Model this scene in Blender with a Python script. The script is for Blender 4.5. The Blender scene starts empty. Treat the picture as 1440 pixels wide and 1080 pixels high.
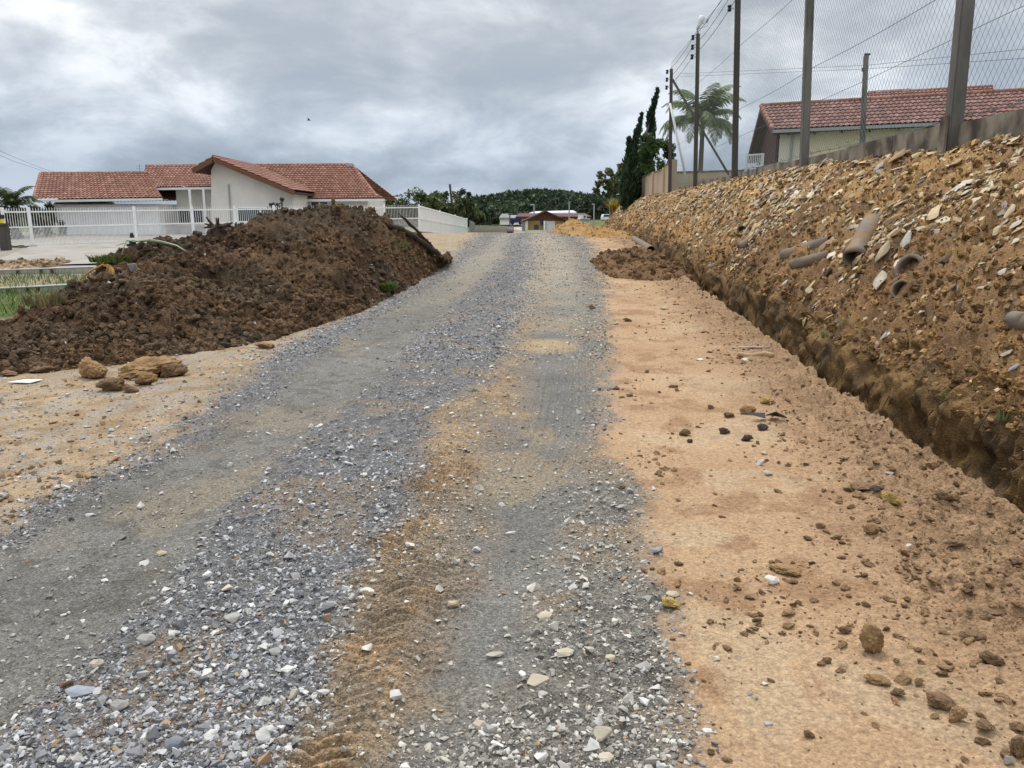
import bpy, bmesh, math, random
import numpy as np
from mathutils import Vector, Matrix

# ------------------------------------------------------------------ camera, sky, sun, exposure
SC = bpy.context.scene
COL = SC.collection
CAM_H = 1.6
FOC = 1080.0
PITCH = math.atan2(540 - 305, FOC)
cd = bpy.data.cameras.new('camera')
cd.sensor_width = 36.0
cd.lens = 27.0
cd.clip_start = 0.05
cd.clip_end = 6000
cam = bpy.data.objects.new('camera', cd)
COL.objects.link(cam)
cam.location = (0, 0, CAM_H)
cam.rotation_euler = (math.pi / 2 - PITCH, 0, 0)
SC.camera = cam

SUN_EL, SUN_AZ = math.radians(60), math.radians(352)   # azimuth clockwise from +Y
w = bpy.data.worlds.new('World')
SC.world = w
w.use_nodes = True
nt = w.node_tree
nt.nodes.clear()
def wn(t, **k):
    n = nt.nodes.new(t)
    for a, v in k.items():
        setattr(n, a, v)
    return n
def wl(a, b):
    nt.links.new(a, b)
def wmath(op, a, b=None, c=None):
    n = wn('ShaderNodeMath', operation=op)
    for i, v in enumerate((a, b, c)):
        if v is None:
            continue
        if isinstance(v, (int, float)):
            n.inputs[i].default_value = v
        else:
            wl(v, n.inputs[i])
    return n.outputs[0]
tc = wn('ShaderNodeTexCoord')
sep = wn('ShaderNodeSeparateXYZ')
wl(tc.outputs['Generated'], sep.inputs[0])
zpos = wmath('MAXIMUM', sep.outputs[2], 0.0)
mp = wn('ShaderNodeMapping')
mp.inputs['Location'].default_value = (4.1, 1.7, 0.35)
mp.inputs['Scale'].default_value = (1.0, 1.0, 2.3)
wl(tc.outputs['Generated'], mp.inputs[0])
def wnoise(scale, detail, rough, dist, off):
    m = wn('ShaderNodeMapping'); m.inputs['Location'].default_value = off
    wl(mp.outputs[0], m.inputs[0])
    n = wn('ShaderNodeTexNoise')
    n.inputs['Scale'].default_value = scale; n.inputs['Detail'].default_value = detail
    n.inputs['Roughness'].default_value = rough; n.inputs['Distortion'].default_value = dist
    wl(m.outputs[0], n.inputs['Vector'])
    return n.outputs['Fac']
n1 = wnoise(2.7, 10, 0.56, 0.25, (0, 0, 0))
n2 = wnoise(6.5, 9, 0.58, 0.3, (7.3, 2.1, 3))
n3 = wnoise(1.3, 3, 0.5, 0.0, (1.3, 9.1, 5))
nsum = wmath('ADD', wmath('MULTIPLY', n1, 0.50), wmath('ADD', wmath('MULTIPLY', n2, 0.34), wmath('MULTIPLY', n3, 0.16)))
ramp = wn('ShaderNodeValToRGB')
wl(nsum, ramp.inputs[0])
cr = ramp.color_ramp
cr.interpolation = 'B_SPLINE'
SKYC = [(0.405, (0.375, 0.42, 0.475)), (0.455, (0.45, 0.49, 0.54)), (0.495, (0.54, 0.58, 0.625)),
        (0.535, (0.67, 0.705, 0.74)), (0.585, (0.97, 0.98, 0.99))]
cr.elements[0].position = SKYC[0][0]; cr.elements[0].color = (*SKYC[0][1], 1)
cr.elements[1].position = SKYC[-1][0]; cr.elements[1].color = (*SKYC[-1][1], 1)
for p_, c_ in SKYC[1:-1]:
    e = cr.elements.new(p_); e.color = (*c_, 1)
# an overcast sky: darker, bluer cloud layers low over the hills, brighter towards the zenith
elr = wn('ShaderNodeValToRGB')
wl(zpos, elr.inputs[0])
el = elr.color_ramp
ELS = [(0.0, (0.54, 0.61, 0.71)), (0.05, (0.48, 0.55, 0.66)), (0.11, (0.76, 0.81, 0.88)), (0.20, (1.0, 1.0, 1.0)),
       (0.33, (1.0, 1.0, 1.0)), (0.55, (1.55, 1.53, 1.5)), (1.0, (2.3, 2.25, 2.2))]
el.elements[0].position = 0; el.elements[0].color = (*ELS[0][1], 1)
el.elements[1].position = 1; el.elements[1].color = (*ELS[-1][1], 1)
for p_, c_ in ELS[1:-1]:
    e = el.elements.new(p_); e.color = (*c_, 1)
mulc = wn('ShaderNodeMix', data_type='RGBA', blend_type='MULTIPLY')
mulc.clamp_result = False
mulc.inputs['Factor'].default_value = 1
wl(ramp.outputs[0], mulc.inputs['A']); wl(elr.outputs[0], mulc.inputs['B'])
SKY_STRENGTH = 0.1
sc_ = wn('ShaderNodeVectorMath', operation='SCALE')
sc_.inputs['Scale'].default_value = 1.0 / SKY_STRENGTH
wl(mulc.outputs['Result'], sc_.inputs[0])
sky = wn('ShaderNodeTexSky', sky_type='NISHITA')
sky.sun_disc = False
sky.sun_elevation = SUN_EL
sky.sun_rotation = SUN_AZ
mixs = wn('ShaderNodeMix', data_type='RGBA')
mixs.inputs['Factor'].default_value = 0.93      # cloud cover over the clear sky
wl(sky.outputs[0], mixs.inputs['A']); wl(sc_.outputs[0], mixs.inputs['B'])
bgn = wn('ShaderNodeBackground'); bgn.inputs['Strength'].default_value = SKY_STRENGTH
wl(mixs.outputs['Result'], bgn.inputs['Color'])
out = wn('ShaderNodeOutputWorld')
wl(bgn.outputs[0], out.inputs['Surface'])

sd = bpy.data.lights.new('sun', 'SUN')
sd.energy = 2.0
sd.angle = math.radians(10)
sd.color = (1.0, 0.955, 0.89)
sun = bpy.data.objects.new('sun', sd)
COL.objects.link(sun)
sv = Vector((math.sin(SUN_AZ) * math.cos(SUN_EL), math.cos(SUN_AZ) * math.cos(SUN_EL), math.sin(SUN_EL)))
sun.rotation_euler = (-sv).to_track_quat('-Z', 'Y').to_euler()

vs = SC.view_settings
vs.view_transform = 'Standard'
vs.look = 'None'
vs.gamma = 1.0
vs.use_curve_mapping = False
vs.exposure = 0.25
SC.cycles.max_bounces = 5
SC.cycles.diffuse_bounces = 3

# ------------------------------------------------------------------ numeric helpers
R = random.Random(11)
RNG = np.random.default_rng(5)
SP, CP = math.sin(PITCH), math.cos(PITCH)

def ray(px, py):
    a = (px - 720) / FOC; b = (540 - py) / FOC
    return np.array([a, CP + b * SP, -SP + b * CP])
def P(px, py, Y):
    """point seen in direction (px, py) at ground distance Y in front of the viewpoint"""
    d = ray(px, py); k = Y / d[1]
    return np.array([d[0] * k, Y, CAM_H + d[2] * k])
def XZ(px, py, Y):
    p = P(px, py, Y); return p[0], p[2]
def proj(x, y, z):
    f = y * CP - (z - CAM_H) * SP; u = y * SP + (z - CAM_H) * CP
    return 720 + FOC * x / f, 540 - FOC * u / f

def sst(a, b, x):
    t = np.clip((np.asarray(x, float) - a) / (b - a), 0, 1)
    return t * t * (3 - 2 * t)
def lerp(a, b, t):
    return a + (b - a) * t

def _h(ix, iy, iz, s):
    with np.errstate(over='ignore'):
        n = (ix.astype(np.uint32) * np.uint32(374761393) + iy.astype(np.uint32) * np.uint32(668265263)
             + iz.astype(np.uint32) * np.uint32(2147483647 // 3) + np.uint32((s * 974711 + 1013904223) & 0xffffffff))
        n = (n ^ (n >> np.uint32(13))) * np.uint32(1274126177)
        n = n ^ (n >> np.uint32(16))
        n = n * np.uint32(2246822519)
        n = n ^ (n >> np.uint32(15))
    return n.astype(np.float64) / 4294967296.0
def vn2(x, y, s=0):
    x = np.asarray(x, float); y = np.asarray(y, float)
    fx = np.floor(x); fy = np.floor(y)
    ix = fx.astype(np.int64); iy = fy.astype(np.int64); iz = np.zeros_like(ix)
    u = x - fx; v = y - fy
    u = u * u * (3 - 2 * u); v = v * v * (3 - 2 * v)
    a = _h(ix, iy, iz, s); b = _h(ix + 1, iy, iz, s); c = _h(ix, iy + 1, iz, s); d = _h(ix + 1, iy + 1, iz, s)
    return (a + (b - a) * u) * (1 - v) + (c + (d - c) * u) * v - 0.5
def fbm(x, y, s=0, o=4, g=0.5):
    r = 0; a = 1.0
    for i in range(o):
        r = r + a * vn2(x * 2.03 ** i + i * 17.3, y * 2.03 ** i - i * 9.1, s + i)
        a *= g
    return r
def vn3(x, y, z, s=0):
    f = [np.floor(q) for q in (x, y, z)]
    i = [q.astype(np.int64) for q in f]
    t = [q - g for q, g in zip((x, y, z), f)]
    t = [q * q * (3 - 2 * q) for q in t]
    r = 0
    for dx in (0, 1):
        for dy in (0, 1):
            for dz in (0, 1):
                wgt = (t[0] if dx else 1 - t[0]) * (t[1] if dy else 1 - t[1]) * (t[2] if dz else 1 - t[2])
                r = r + wgt * _h(i[0] + dx, i[1] + dy, i[2] + dz, s)
    return r - 0.5
def worley(x, y, s=0):
    """distance to the nearest jittered point, and a random value of its cell"""
    fx = np.floor(x).astype(np.int64); fy = np.floor(y).astype(np.int64)
    best = np.full(np.shape(x), 9.0); rid = np.zeros(np.shape(x))
    z0_ = np.zeros_like(fx)
    for dx in (-1, 0, 1):
        for dy in (-1, 0, 1):
            cx_ = fx + dx; cy_ = fy + dy
            jx = cx_ + _h(cx_, cy_, z0_, s); jy = cy_ + _h(cx_, cy_, z0_ + 1, s)
            d = (jx - x) ** 2 + (jy - y) ** 2
            m = d < best
            best = np.where(m, d, best)
            rid = np.where(m, _h(cx_, cy_, z0_ + 2, s), rid)
    return np.sqrt(best), rid

# ------------------------------------------------------------------ terrain
def z0(x, y):
    x = np.asarray(x, float); y = np.asarray(y, float)
    r = np.interp(y, [0, 6, 10, 14, 24, 34, 39, 43, 60, 90, 140, 260, 500, 3000],
                  [0, 0, .03, .12, .40, .68, .78, .74, .30, -.25, -1.0, -1.5, -2, -2])
    l = np.interp(y, [0, 10, 20, 30, 37, 51, 58, 80, 140, 260, 500, 3000], [0, 0, .02, .12, .28, .62, .45, -.25, -1.0, -1.5, -2, -2])
    z = lerp(r, l, sst(-3, -8, x))
    g = np.interp(y, [0, 70, 100, 140, 220, 400, 3000], [0, 0, .45, 1.2, 2.2, 1.5, 0])
    return z + g * sst(6, 12, x) * 1.0
TRP = [(1440, 715), (1330, 650), (1240, 597), (1150, 545), (1090, 490), (1050, 455), (980, 402), (930, 362), (900, 345), (872, 332)]
def ground_hit(px, py, fz):
    d = ray(px, py)
    k = np.concatenate([np.linspace(1.2, 60, 6000), np.geomspace(60.02, 1500, 3000)])
    x = d[0] * k; y = d[1] * k; z = CAM_H + d[2] * k
    below = z < fz(x, y)
    i = int(np.argmax(below)) if below.any() else len(k) - 1
    return np.array([x[i], y[i], float(fz(x[i], y[i]))])
_tp = [ground_hit(a, b, z0) for a, b in TRP]
_ty = np.array([q[1] for q in _tp]); _tx = np.array([q[0] for q in _tp])
_pc = np.polyfit(_ty, _tx, 2)
_ys = np.array([-60, 3.0, 4, 6, 8, 11, 15, 20, 26, 33, 40])
_xs = np.polyval(_pc, np.clip(_ys, 3, 40))
_ys = np.append(_ys, [70, 4000]); _xs = np.append(_xs, [_xs[-1] + 30 * 0.06, _xs[-1] + 30 * 0.06])
def TL(y):
    return np.interp(y, _ys, _xs)
def W(y):
    return 6.5 + 0.047 * np.minimum(y, 80)
ZTOP = 2.70
def zbase(x, y):
    x = np.asarray(x, float); y = np.asarray(y, float)
    zg = z0(x, y)
    t = x - TL(y)
    lip = 0.10 * vn2(y * 1.1, y * 0 + .3, 41) + 0.05 * vn2(y * 4.1, y * 0 + 3.3, 42)
    dep = 1.15 * sst(38.5, 33, y) * sst(-8, 0, y)
    t1 = t + lip
    zt = zg + 0.10 + 0.22 * vn2(y * .5, y * 0 + 1.7, 43)
    floor = zg - dep
    z = np.where(t1 < 0, zg, lerp(zg, floor, np.clip(t1 / 0.07, 0, 1)))
    lr = 0.16 * vn2(y * .8, y * 0 + 8.3, 44)
    a = 0.50 + lr * .7
    z = np.where(t1 > a, lerp(floor, zt, np.clip((t1 - a) / 0.15, 0, 1) ** 0.8), z)
    tb = a + 0.15
    tw = W(y) - TL(y) - 0.12
    u = np.clip((t1 - tb) / (tw - tb), 0, 1)
    zc = np.interp(y, [8, 14, 19, 27], [2.66, 2.66, 2.80, 2.86]) + 0.12 * vn2(y * .6, y * 0 + 2.2, 45)
    prof = 0.55 * u + 0.45 * (1 - (1 - u) ** 2)
    prof = prof + 0.05 * np.sin(u * 9 + y * .4) * u * (1 - u)
    z = np.where(t1 > tb, lerp(zt, zc, prof), z)
    z = np.where(t > tw + 0.12, 2.72, z)
    fade = sst(64, 74, y + 0.0 * x)
    z = np.where(t1 > -0.001, lerp(z, zg, fade), z)
    return z

# band boundaries across the road, read at ground level
def bnd(pts):
    q = np.array([ground_hit(a, b, z0)[:2] for a, b in pts])
    q = q[np.argsort(q[:, 1])]
    ys, xs = q[:, 1], q[:, 0]
    s_ = (xs[-1] - xs[-2]) / max(ys[-1] - ys[-2], .1)
    ys = np.append(ys, [60, 4000]); xs = np.append(xs, [xs[-1] + (60 - ys[-3]) * .08, xs[-1] + (60 - ys[-3]) * .08])
    return lambda y: np.interp(y, ys, xs)
B0 = bnd([(-420, 1000), (-100, 800), (0, 735), (200, 640), (330, 545), (400, 492), (520, 432), (620, 378), (655, 345), (676, 331)])
B1 = bnd([(-350, 1000), (0, 775), (100, 715), (250, 640), (370, 565), (450, 500), (560, 430), (640, 380), (685, 345), (698, 331)])
B2 = bnd([(-150, 1075), (0, 1029), (151, 897), (240, 815), (312, 723), (400, 632), (486, 570), (528, 531), (611, 453), (664, 406), (705, 370), (719, 334)])
B3 = bnd([(400, 1075), (446, 981), (470, 876), (505, 805), (562, 735), (611, 584), (689, 540), (717, 475), (744, 425), (756, 370), (752, 331)])
B4 = bnd([(550, 1075), (590, 950), (610, 890), (628, 800), (672, 700), (705, 620), (735, 540), (738, 475), (746, 425), (758, 370), (753, 331)])
B5 = bnd([(655, 1075), (720, 1000), (745, 900), (770, 800), (795, 700), (832, 600), (826, 500), (822, 440), (824, 400), (805, 365), (790, 340), (783, 331)])
B6 = bnd([(1000, 1075), (972, 1000), (950, 900), (920, 800), (890, 700), (858, 620), (856, 540), (852, 480), (853, 430), (850, 400), (842, 370), (832, 345), (815, 331)])

def bands(x, y):
    """soft weights: left clay, left gravel, left mud, centre gravel, brown strip, right mud, right gravel, clay"""
    wob = 0.10 * fbm(x * 1.7, y * 1.1, 51, 4) + 0.11 * fbm(x * 7, y * 5, 57, 3)
    wid = 0.085 + 0.012 * np.abs(y)
    ed = [sst(-1, 1, (x + wob * (1 + .04 * np.clip(y, 0, 40)) * k - b(y)) / (wid * k2)) for b, k, k2 in
          ((B0, 1.5, 1.2), (B1, .7, .8), (B2, .8, .9), (B3, 1.0, 1.0), (B4, 1.3, 2.0), (B5, 1.1, 1.6), (B6, 1.2, 1.0))]
    ws = [1 - ed[0]]
    for i in range(6):
        ws.append(ed[i] * (1 - ed[i + 1]))
    ws.append(ed[6])
    return ws

def detail(x, y, bw, fine=True):
    """small relief in metres on top of zbase"""
    t = x - TL(y)
    fl = 1 - sst(60, 90, y)
    d = 0.035 * fbm(x * .7, y * .7, 61, 3)
    clay = bw[0] + bw[7]
    grav = bw[1] + bw[3] + bw[6]
    mud = bw[2] + bw[5]
    w1, r1 = worley(x * 16, y * 16, 3)
    w2, r2 = worley(x * 34, y * 34, 4)
    peb = np.clip(1 - w1 * 1.7, 0, 1) * (r1 > .45) * .014 + np.clip(1 - w2 * 1.6, 0, 1) * (r2 > .3) * .006
    d = d + grav * (peb * 1.4 + 0.02 * fbm(x * 3, y * 3, 62, 3))
    d = d + mud * (-0.03 + .0035 * vn2(x * 46 + y * 6, y * 30, 63) + .006 * fbm(x * 13, y * 9, 64, 3) + peb * .35)
    # tyre tread pressed into the brown strip and along the edge of the right track
    q = x - B4(y)
    chev = np.sin((y + .10 * np.abs(((q * 4.2) % 1.0) - .5) + .012 * vn2(q * 22, y * 9, 74)) * 105)
    groove = sst(.10, .02, np.abs(((q * 4.2 + .5) % 1.0) - .5))
    tr = sst(.0, .6, chev) * .030 * (.5 + .8 * sst(-.25, .25, fbm(x * 3, y * 3, 75, 3))) - groove * .012
    d = d + bw[4] * (tr * sst(6, 4.2, y) + 0.022 * fbm(x * 9, y * 9, 65, 4))
    rib = np.sin((x - B5(y)) * 95) * .006
    inn = sst(-.55, -.45, x - B5(y)) * sst(.12, .05, x - B5(y)) * sst(4.3, 5, y) * sst(11, 9, y)
    d = d + inn * rib
    cl = fbm(x * 6, y * 6, 66, 4)
    crumb = np.clip(1 - w1 * 1.9, 0, 1) * (r1 > .9) * .012
    d = d + clay * (.010 * cl + crumb + .004 * vn2(x * 40, y * 40, 67))
    # churned strip beside the trench, right of the clay
    ch = sst(-1.15 - .35 * vn2(y * .9, y * 0, 68), -.2, t + .25 * sst(4.5, 2.5, y)) * sst(.1, -.02, t)
    d = d + ch * (0.07 * fbm(x * 5, y * 5, 69, 6, .6) + .035 * np.clip(1 - w1 * 1.5, 0, 1) * (r1 > .5) + .014 * np.clip(1 - w2 * 1.5, 0, 1) * (r2 > .4) + .02)
    bank = sst(.60, .85, t) * sst(0, .15, W(y) - .05 - x) * (.35 + .65 * sst(0, .7, W(y) - x))
    wA, rA = worley(x * 2.2, y * 1.7, 6)
    wB, rB = worley(x * 6 + .3 * vn2(x * 3, y * 3, 7), y * 5, 8)
    clod = .16 * (np.clip(1 - wA * 1.1, 0, 1)) * (rA - .35) + .085 * np.clip(1 - wB * 1.25, 0, 1) * (rB > .35) + peb * 1.8 + .045 * np.clip(1 - w1 * 1.3, 0, 1) * (r1 > .5) + .03 * fbm(x * 11, y * 11, 72, 3)
    d = d + bank * (clod + .14 * fbm(x * 1.6, y * 1.6, 70, 5, .55))
    return d * fl

def colour(x, y, z, bw):
    """albedo of the ground, by what it is made of"""
    n = lambda f, s, o=4: np.clip(.5 + fbm(x * f, y * f, s, o) * .9, 0, 1)[..., None]
    mixc = lambda a, b, t: np.array(a) * (1 - t) + np.array(b) * t
    clay = mixc((.375, .24, .14), (.455, .31, .187), n(1.3, 81))
    clay = mixc(clay, (.28, .165, .09), sst(.54, .8, n(4.5, 82)) * .7)
    clay = mixc(clay, (.46, .35, .23), sst(.6, .8, n(2.2, 83)) * .5)
    lclay = mixc((.31, .23, .15), (.40, .30, .195), n(1.5, 84))
    lclay = mixc(lclay, (.24, .17, .10), sst(.5, .75, n(6, 85)) * .7)
    lclay = mixc(lclay, (.30, .29, .27), sst(.58, .72, n(5, 86)) * .5)
    mud = mixc((.152, .145, .130), (.225, .215, .194), n(2.2, 87))
    mud = mixc(mud, (.25, .21, .155), sst(.52, .75, n(1.1, 88)) * .75)
    mud = mixc(mud, (.10, .09, .075), sst(.55, .8, n(9, 89)) * .5)
    rmud = mixc((.15, .146, .135), (.225, .216, .195), n(2.6, 90))
    rmud = mixc(rmud, (.31, .245, .16), sst(.56, .74, n(1.3, 91)) * .7)
    grav = mixc((.105, .103, .103), (.225, .22, .216), n(24, 92, 3))
    grav = mixc(grav, (.27, .20, .135), sst(.58, .78, n(2.3, 93)) * .6)
    brown = mixc((.29, .19, .105), (.39, .27, .155), n(2.6, 94))
    brown = mixc(brown, (.17, .11, .062), sst(.52, .78, n(7, 95)) * .5)
    brown = mixc(brown, (.19, .17, .14), sst(.5, .7, n(3.1, 96)) * .5)
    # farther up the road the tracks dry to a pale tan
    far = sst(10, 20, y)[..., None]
    mud = mixc(mud, mixc((.24, .215, .175), (.30, .265, .21), n(1.5, 97)), far * .8)  # near-black disc that paints the shade inside the open mouth
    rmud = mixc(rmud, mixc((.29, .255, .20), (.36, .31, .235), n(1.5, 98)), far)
    patch = (sst(.62, .9, 1.25 - np.hypot((x - .45) / .8, (y - 9.6) / 1.0)))[..., None]
    rmud = mixc(rmud, (.42, .31, .18), patch * .9)
    rgrav = mixc(mixc((.13, .122, .108), (.25, .232, .20), n(14, 112, 3)), (.30, .22, .14), sst(.55, .75, n(1.7, 113)) * .7)
    ws = [lclay, grav, mud, grav, brown, rmud, rgrav, clay]
    c = sum(w_[..., None] * a for w_, a in zip(bw, ws))
    t = (x - TL(y))
    ch = (sst(-1.3, -.25, t + .2 * sst(4.5, 2.5, y) + .35 * fbm(x * 1.3, y * 1.3, 99, 4)) * sst(.3, 0, t))[..., None]
    c = mixc(c, mixc((.21, .13, .075), (.35, .225, .13), n(6, 100)), ch * .8)
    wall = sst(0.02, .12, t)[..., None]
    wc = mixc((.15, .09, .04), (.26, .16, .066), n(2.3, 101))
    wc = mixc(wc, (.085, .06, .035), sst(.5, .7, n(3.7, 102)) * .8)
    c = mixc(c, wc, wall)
    u = np.clip((t - .75) / 3.2, 0, 1)[..., None]
    near = mixc((.165, .095, .047), (.285, .168, .082), n(1.9, 103))
    near = mixc(near, (.12, .08, .05), sst(.5, .75, n(4.1, 104)) * .7)
    och = mixc((.40, .232, .092), (.57, .37, .165), n(1.9, 105))
    och = mixc(och, (.16, .10, .05), sst(.50, .72, n(2.3, 106)) * .8)
    bk = mixc(near, och, np.clip(sst(.22, .5, u) * .62 + sst(12, 26, y)[..., None] * .6 + .5 * (n(.6, 107) - .5), 0, 1))
    c = mixc(c, bk, sst(.62, 1.0, t + .25 * fbm(x * 1.5, y * 1.5, 114, 4))[..., None])
    # grass beyond the wall, on the left lots and past the crest
    gr = mixc((.055, .085, .022), (.12, .15, .05), n(1.2, 108))
    gr = mixc(gr, (.20, .17, .09), sst(.55, .75, n(.6, 109)) * .6)
    g1 = sst(0, .4, x - W(y)) * sst(80, 60, y)
    rd = sst(1.0, 2.5, np.abs(x - B3(y)) - 2.2)
    g2 = sst(58, 72, y) * rd
    g3 = sst(-6.5, -7.6, x) * sst(11.5, 12.6, y) * sst(21.5, 20, y) * sst(-.28, .1, fbm(x * .5, y * .5, 110, 3) + .1)
    c = mixc(c, gr, np.clip(g1 + g2 + g3, 0, 1)[..., None])
    lot = sst(-5.5, -8, x) * sst(20, 21.5, y)
    c = mixc(c, mixc((.25, .225, .19), (.33, .30, .25), n(1.2, 111)), (lot * (1 - np.clip(g2, 0, 1)))[..., None])
    return np.clip(c, 0, 1)

# ------------------------------------------------------------------ mesh and material helpers
def npmesh(name, V, F, mat=None, col=None, smooth=True, parent=None, link=True):
    me = bpy.data.meshes.new(name)
    V = np.ascontiguousarray(V, dtype=np.float32); F = np.ascontiguousarray(F, dtype=np.int32)
    nv, nf, k = len(V), len(F), F.shape[1]
    me.vertices.add(nv); me.vertices.foreach_set('co', V.ravel())
    me.loops.add(nf * k); me.loops.foreach_set('vertex_index', F.ravel())
    me.polygons.add(nf)
    me.polygons.foreach_set('loop_start', np.arange(0, nf * k, k, dtype=np.int32))
    me.polygons.foreach_set('use_smooth', np.full(nf, smooth, dtype=bool))
    me.update(calc_edges=True)
    if col is not None:
        a = me.attributes.new('Col', 'FLOAT_COLOR', 'POINT')
        c4 = np.ones((nv, 4), dtype=np.float32); c4[:, :3] = col
        a.data.foreach_set('color', c4.ravel())
    if mat: me.materials.append(mat)
    if not link: return me
    o = bpy.data.objects.new(name, me); COL.objects.link(o)
    if parent: o.parent = parent
    return o
def tag(o, label=None, cat=None, group=None, kind=None):
    if label: o['label'] = label
    if cat: o['category'] = cat
    if group: o['group'] = group
    if kind: o['kind'] = kind
    return o
def thing(name, label, cat, loc=(0, 0, 0), rz=0, group=None):
    o = bpy.data.objects.new(name, None); COL.objects.link(o)
    o.location = [float(q) for q in loc]; o.rotation_euler = (0, 0, rz)
    o.empty_display_size = .2
    return tag(o, label, cat, group)

MATS = {}
def mat(name, base=(.5, .5, .5), rough=.8, attr=False, var=.25, vscale=6.0, bump=.3, bscale=30.0, spec=.3, metal=0.0,
        bdist=.01, streak=None, second=None, trans=0.0, objvar=0.0, coarse=None, speck=None):
    if name in MATS: return MATS[name]
    m = bpy.data.materials.new(name); m.use_nodes = True
    t = m.node_tree; t.nodes.clear()
    N = t.nodes.new; L = t.links.new
    o = N('ShaderNodeOutputMaterial'); b = N('ShaderNodeBsdfPrincipled')
    L(b.outputs[0], o.inputs['Surface'])
    b.inputs['Roughness'].default_value = rough
    b.inputs['Specular IOR Level'].default_value = spec
    b.inputs['Metallic'].default_value = metal
    g = N('ShaderNodeNewGeometry')
    n = N('ShaderNodeTexNoise'); n.inputs['Scale'].default_value = vscale; n.inputs['Detail'].default_value = 6
    n.inputs['Roughness'].default_value = .62
    mpg = N('ShaderNodeMapping'); L(g.outputs['Position'], mpg.inputs[0]); L(mpg.outputs[0], n.inputs['Vector'])
    if streak: mpg.inputs['Scale'].default_value = streak
    mr = N('ShaderNodeMapRange'); mr.inputs['From Min'].default_value = .28; mr.inputs['From Max'].default_value = .72
    mr.inputs['To Min'].default_value = 1 - var; mr.inputs['To Max'].default_value = 1 + var
    L(n.outputs['Fac'], mr.inputs['Value'])
    if attr:
        a = N('ShaderNodeAttribute'); a.attribute_name = 'Col'; src = a.outputs['Color']
    else:
        a = N('ShaderNodeRGB'); a.outputs[0].default_value = (*base, 1); src = a.outputs[0]
    if second:
        n2_ = N('ShaderNodeTexNoise'); n2_.inputs['Scale'].default_value = second[1]; n2_.inputs['Detail'].default_value = 7
        L(mpg.outputs[0], n2_.inputs['Vector'])
        m2 = N('ShaderNodeMapRange'); m2.inputs['From Min'].default_value = second[2]; m2.inputs['From Max'].default_value = second[3]
        L(n2_.outputs['Fac'], m2.inputs['Value'])
        mx = N('ShaderNodeMix'); mx.data_type = 'RGBA'
        L(m2.outputs[0], mx.inputs['Factor']); L(src, mx.inputs['A']); mx.inputs['B'].default_value = (*second[0], 1)
        src = mx.outputs['Result']
    v = N('ShaderNodeVectorMath'); v.operation = 'SCALE'
    L(src, v.inputs[0])
    fac = mr.outputs[0]
    if objvar:
        oi = N('ShaderNodeObjectInfo'); mo = N('ShaderNodeMapRange')
        mo.inputs['To Min'].default_value = 1 - objvar; mo.inputs['To Max'].default_value = 1 + objvar
        L(oi.outputs['Random'], mo.inputs['Value'])
        mm = N('ShaderNodeMath'); mm.operation = 'MULTIPLY'; L(fac, mm.inputs[0]); L(mo.outputs[0], mm.inputs[1]); fac = mm.outputs[0]
    if speck:
        vs_ = N('ShaderNodeTexVoronoi'); vs_.inputs['Scale'].default_value = speck[0]; L(mpg.outputs[0], vs_.inputs['Vector'])
        hs = N('ShaderNodeSeparateColor'); L(vs_.outputs['Color'], hs.inputs[0])
        m3 = N('ShaderNodeMapRange'); m3.inputs['To Min'].default_value = 1 - speck[1]; m3.inputs['To Max'].default_value = 1 + speck[1]
        L(hs.outputs[0], m3.inputs['Value'])
        m4 = N('ShaderNodeMath'); m4.operation = 'MULTIPLY'; L(fac, m4.inputs[0]); L(m3.outputs[0], m4.inputs[1]); fac = m4.outputs[0]
    L(fac, v.inputs['Scale'])
    L(v.outputs[0], b.inputs['Base Color'])
    if bump:
        nb = N('ShaderNodeTexNoise'); nb.inputs['Scale'].default_value = bscale; nb.inputs['Detail'].default_value = 8
        nb.inputs['Roughness'].default_value = .68
        L(mpg.outputs[0], nb.inputs['Vector'])
        h = nb.outputs['Fac']
        if coarse:
            vo = N('ShaderNodeTexVoronoi'); vo.inputs['Scale'].default_value = coarse
            L(mpg.outputs[0], vo.inputs['Vector'])
            ad = N('ShaderNodeMath'); ad.operation = 'MULTIPLY_ADD'; ad.inputs[1].default_value = -.6
            L(vo.outputs['Distance'], ad.inputs[0]); L(h, ad.inputs[2]); h = ad.outputs[0]
        bu = N('ShaderNodeBump'); bu.inputs['Strength'].default_value = bump; bu.inputs['Distance'].default_value = bdist
        L(h, bu.inputs['Height']); L(bu.outputs[0], b.inputs['Normal'])
    if trans:
        tr = N('ShaderNodeBsdfTranslucent'); L(v.outputs[0], tr.inputs['Color'])
        ms = N('ShaderNodeMixShader'); ms.inputs[0].default_value = trans
        L(b.outputs[0], ms.inputs[1]); L(tr.outputs[0], ms.inputs[2]); L(ms.outputs[0], o.inputs['Surface'])
    MATS[name] = m
    return m

M_EARTH = mat('earth', attr=True, rough=.93, var=.32, vscale=38, bump=.9, bscale=60, bdist=.014, spec=.15, coarse=70, speck=(140, .16))
M_MUD = mat('road surface', attr=True, rough=.80, var=.36, vscale=42, bump=1.0, bscale=70, bdist=.014, spec=.25, coarse=110, speck=(130, .36))
M_STONE = mat('stone', attr=True, rough=.8, var=.16, vscale=30, bump=.5, bscale=60, bdist=.006, spec=.3)
M_CLOD = mat('clod', attr=True, rough=.95, var=.34, vscale=22, bump=1.0, bscale=40, bdist=.03, spec=.1, coarse=60)
M_LEAF = mat('leaf', attr=True, rough=.6, var=.2, vscale=3, bump=0, spec=.3, trans=.25)
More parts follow.
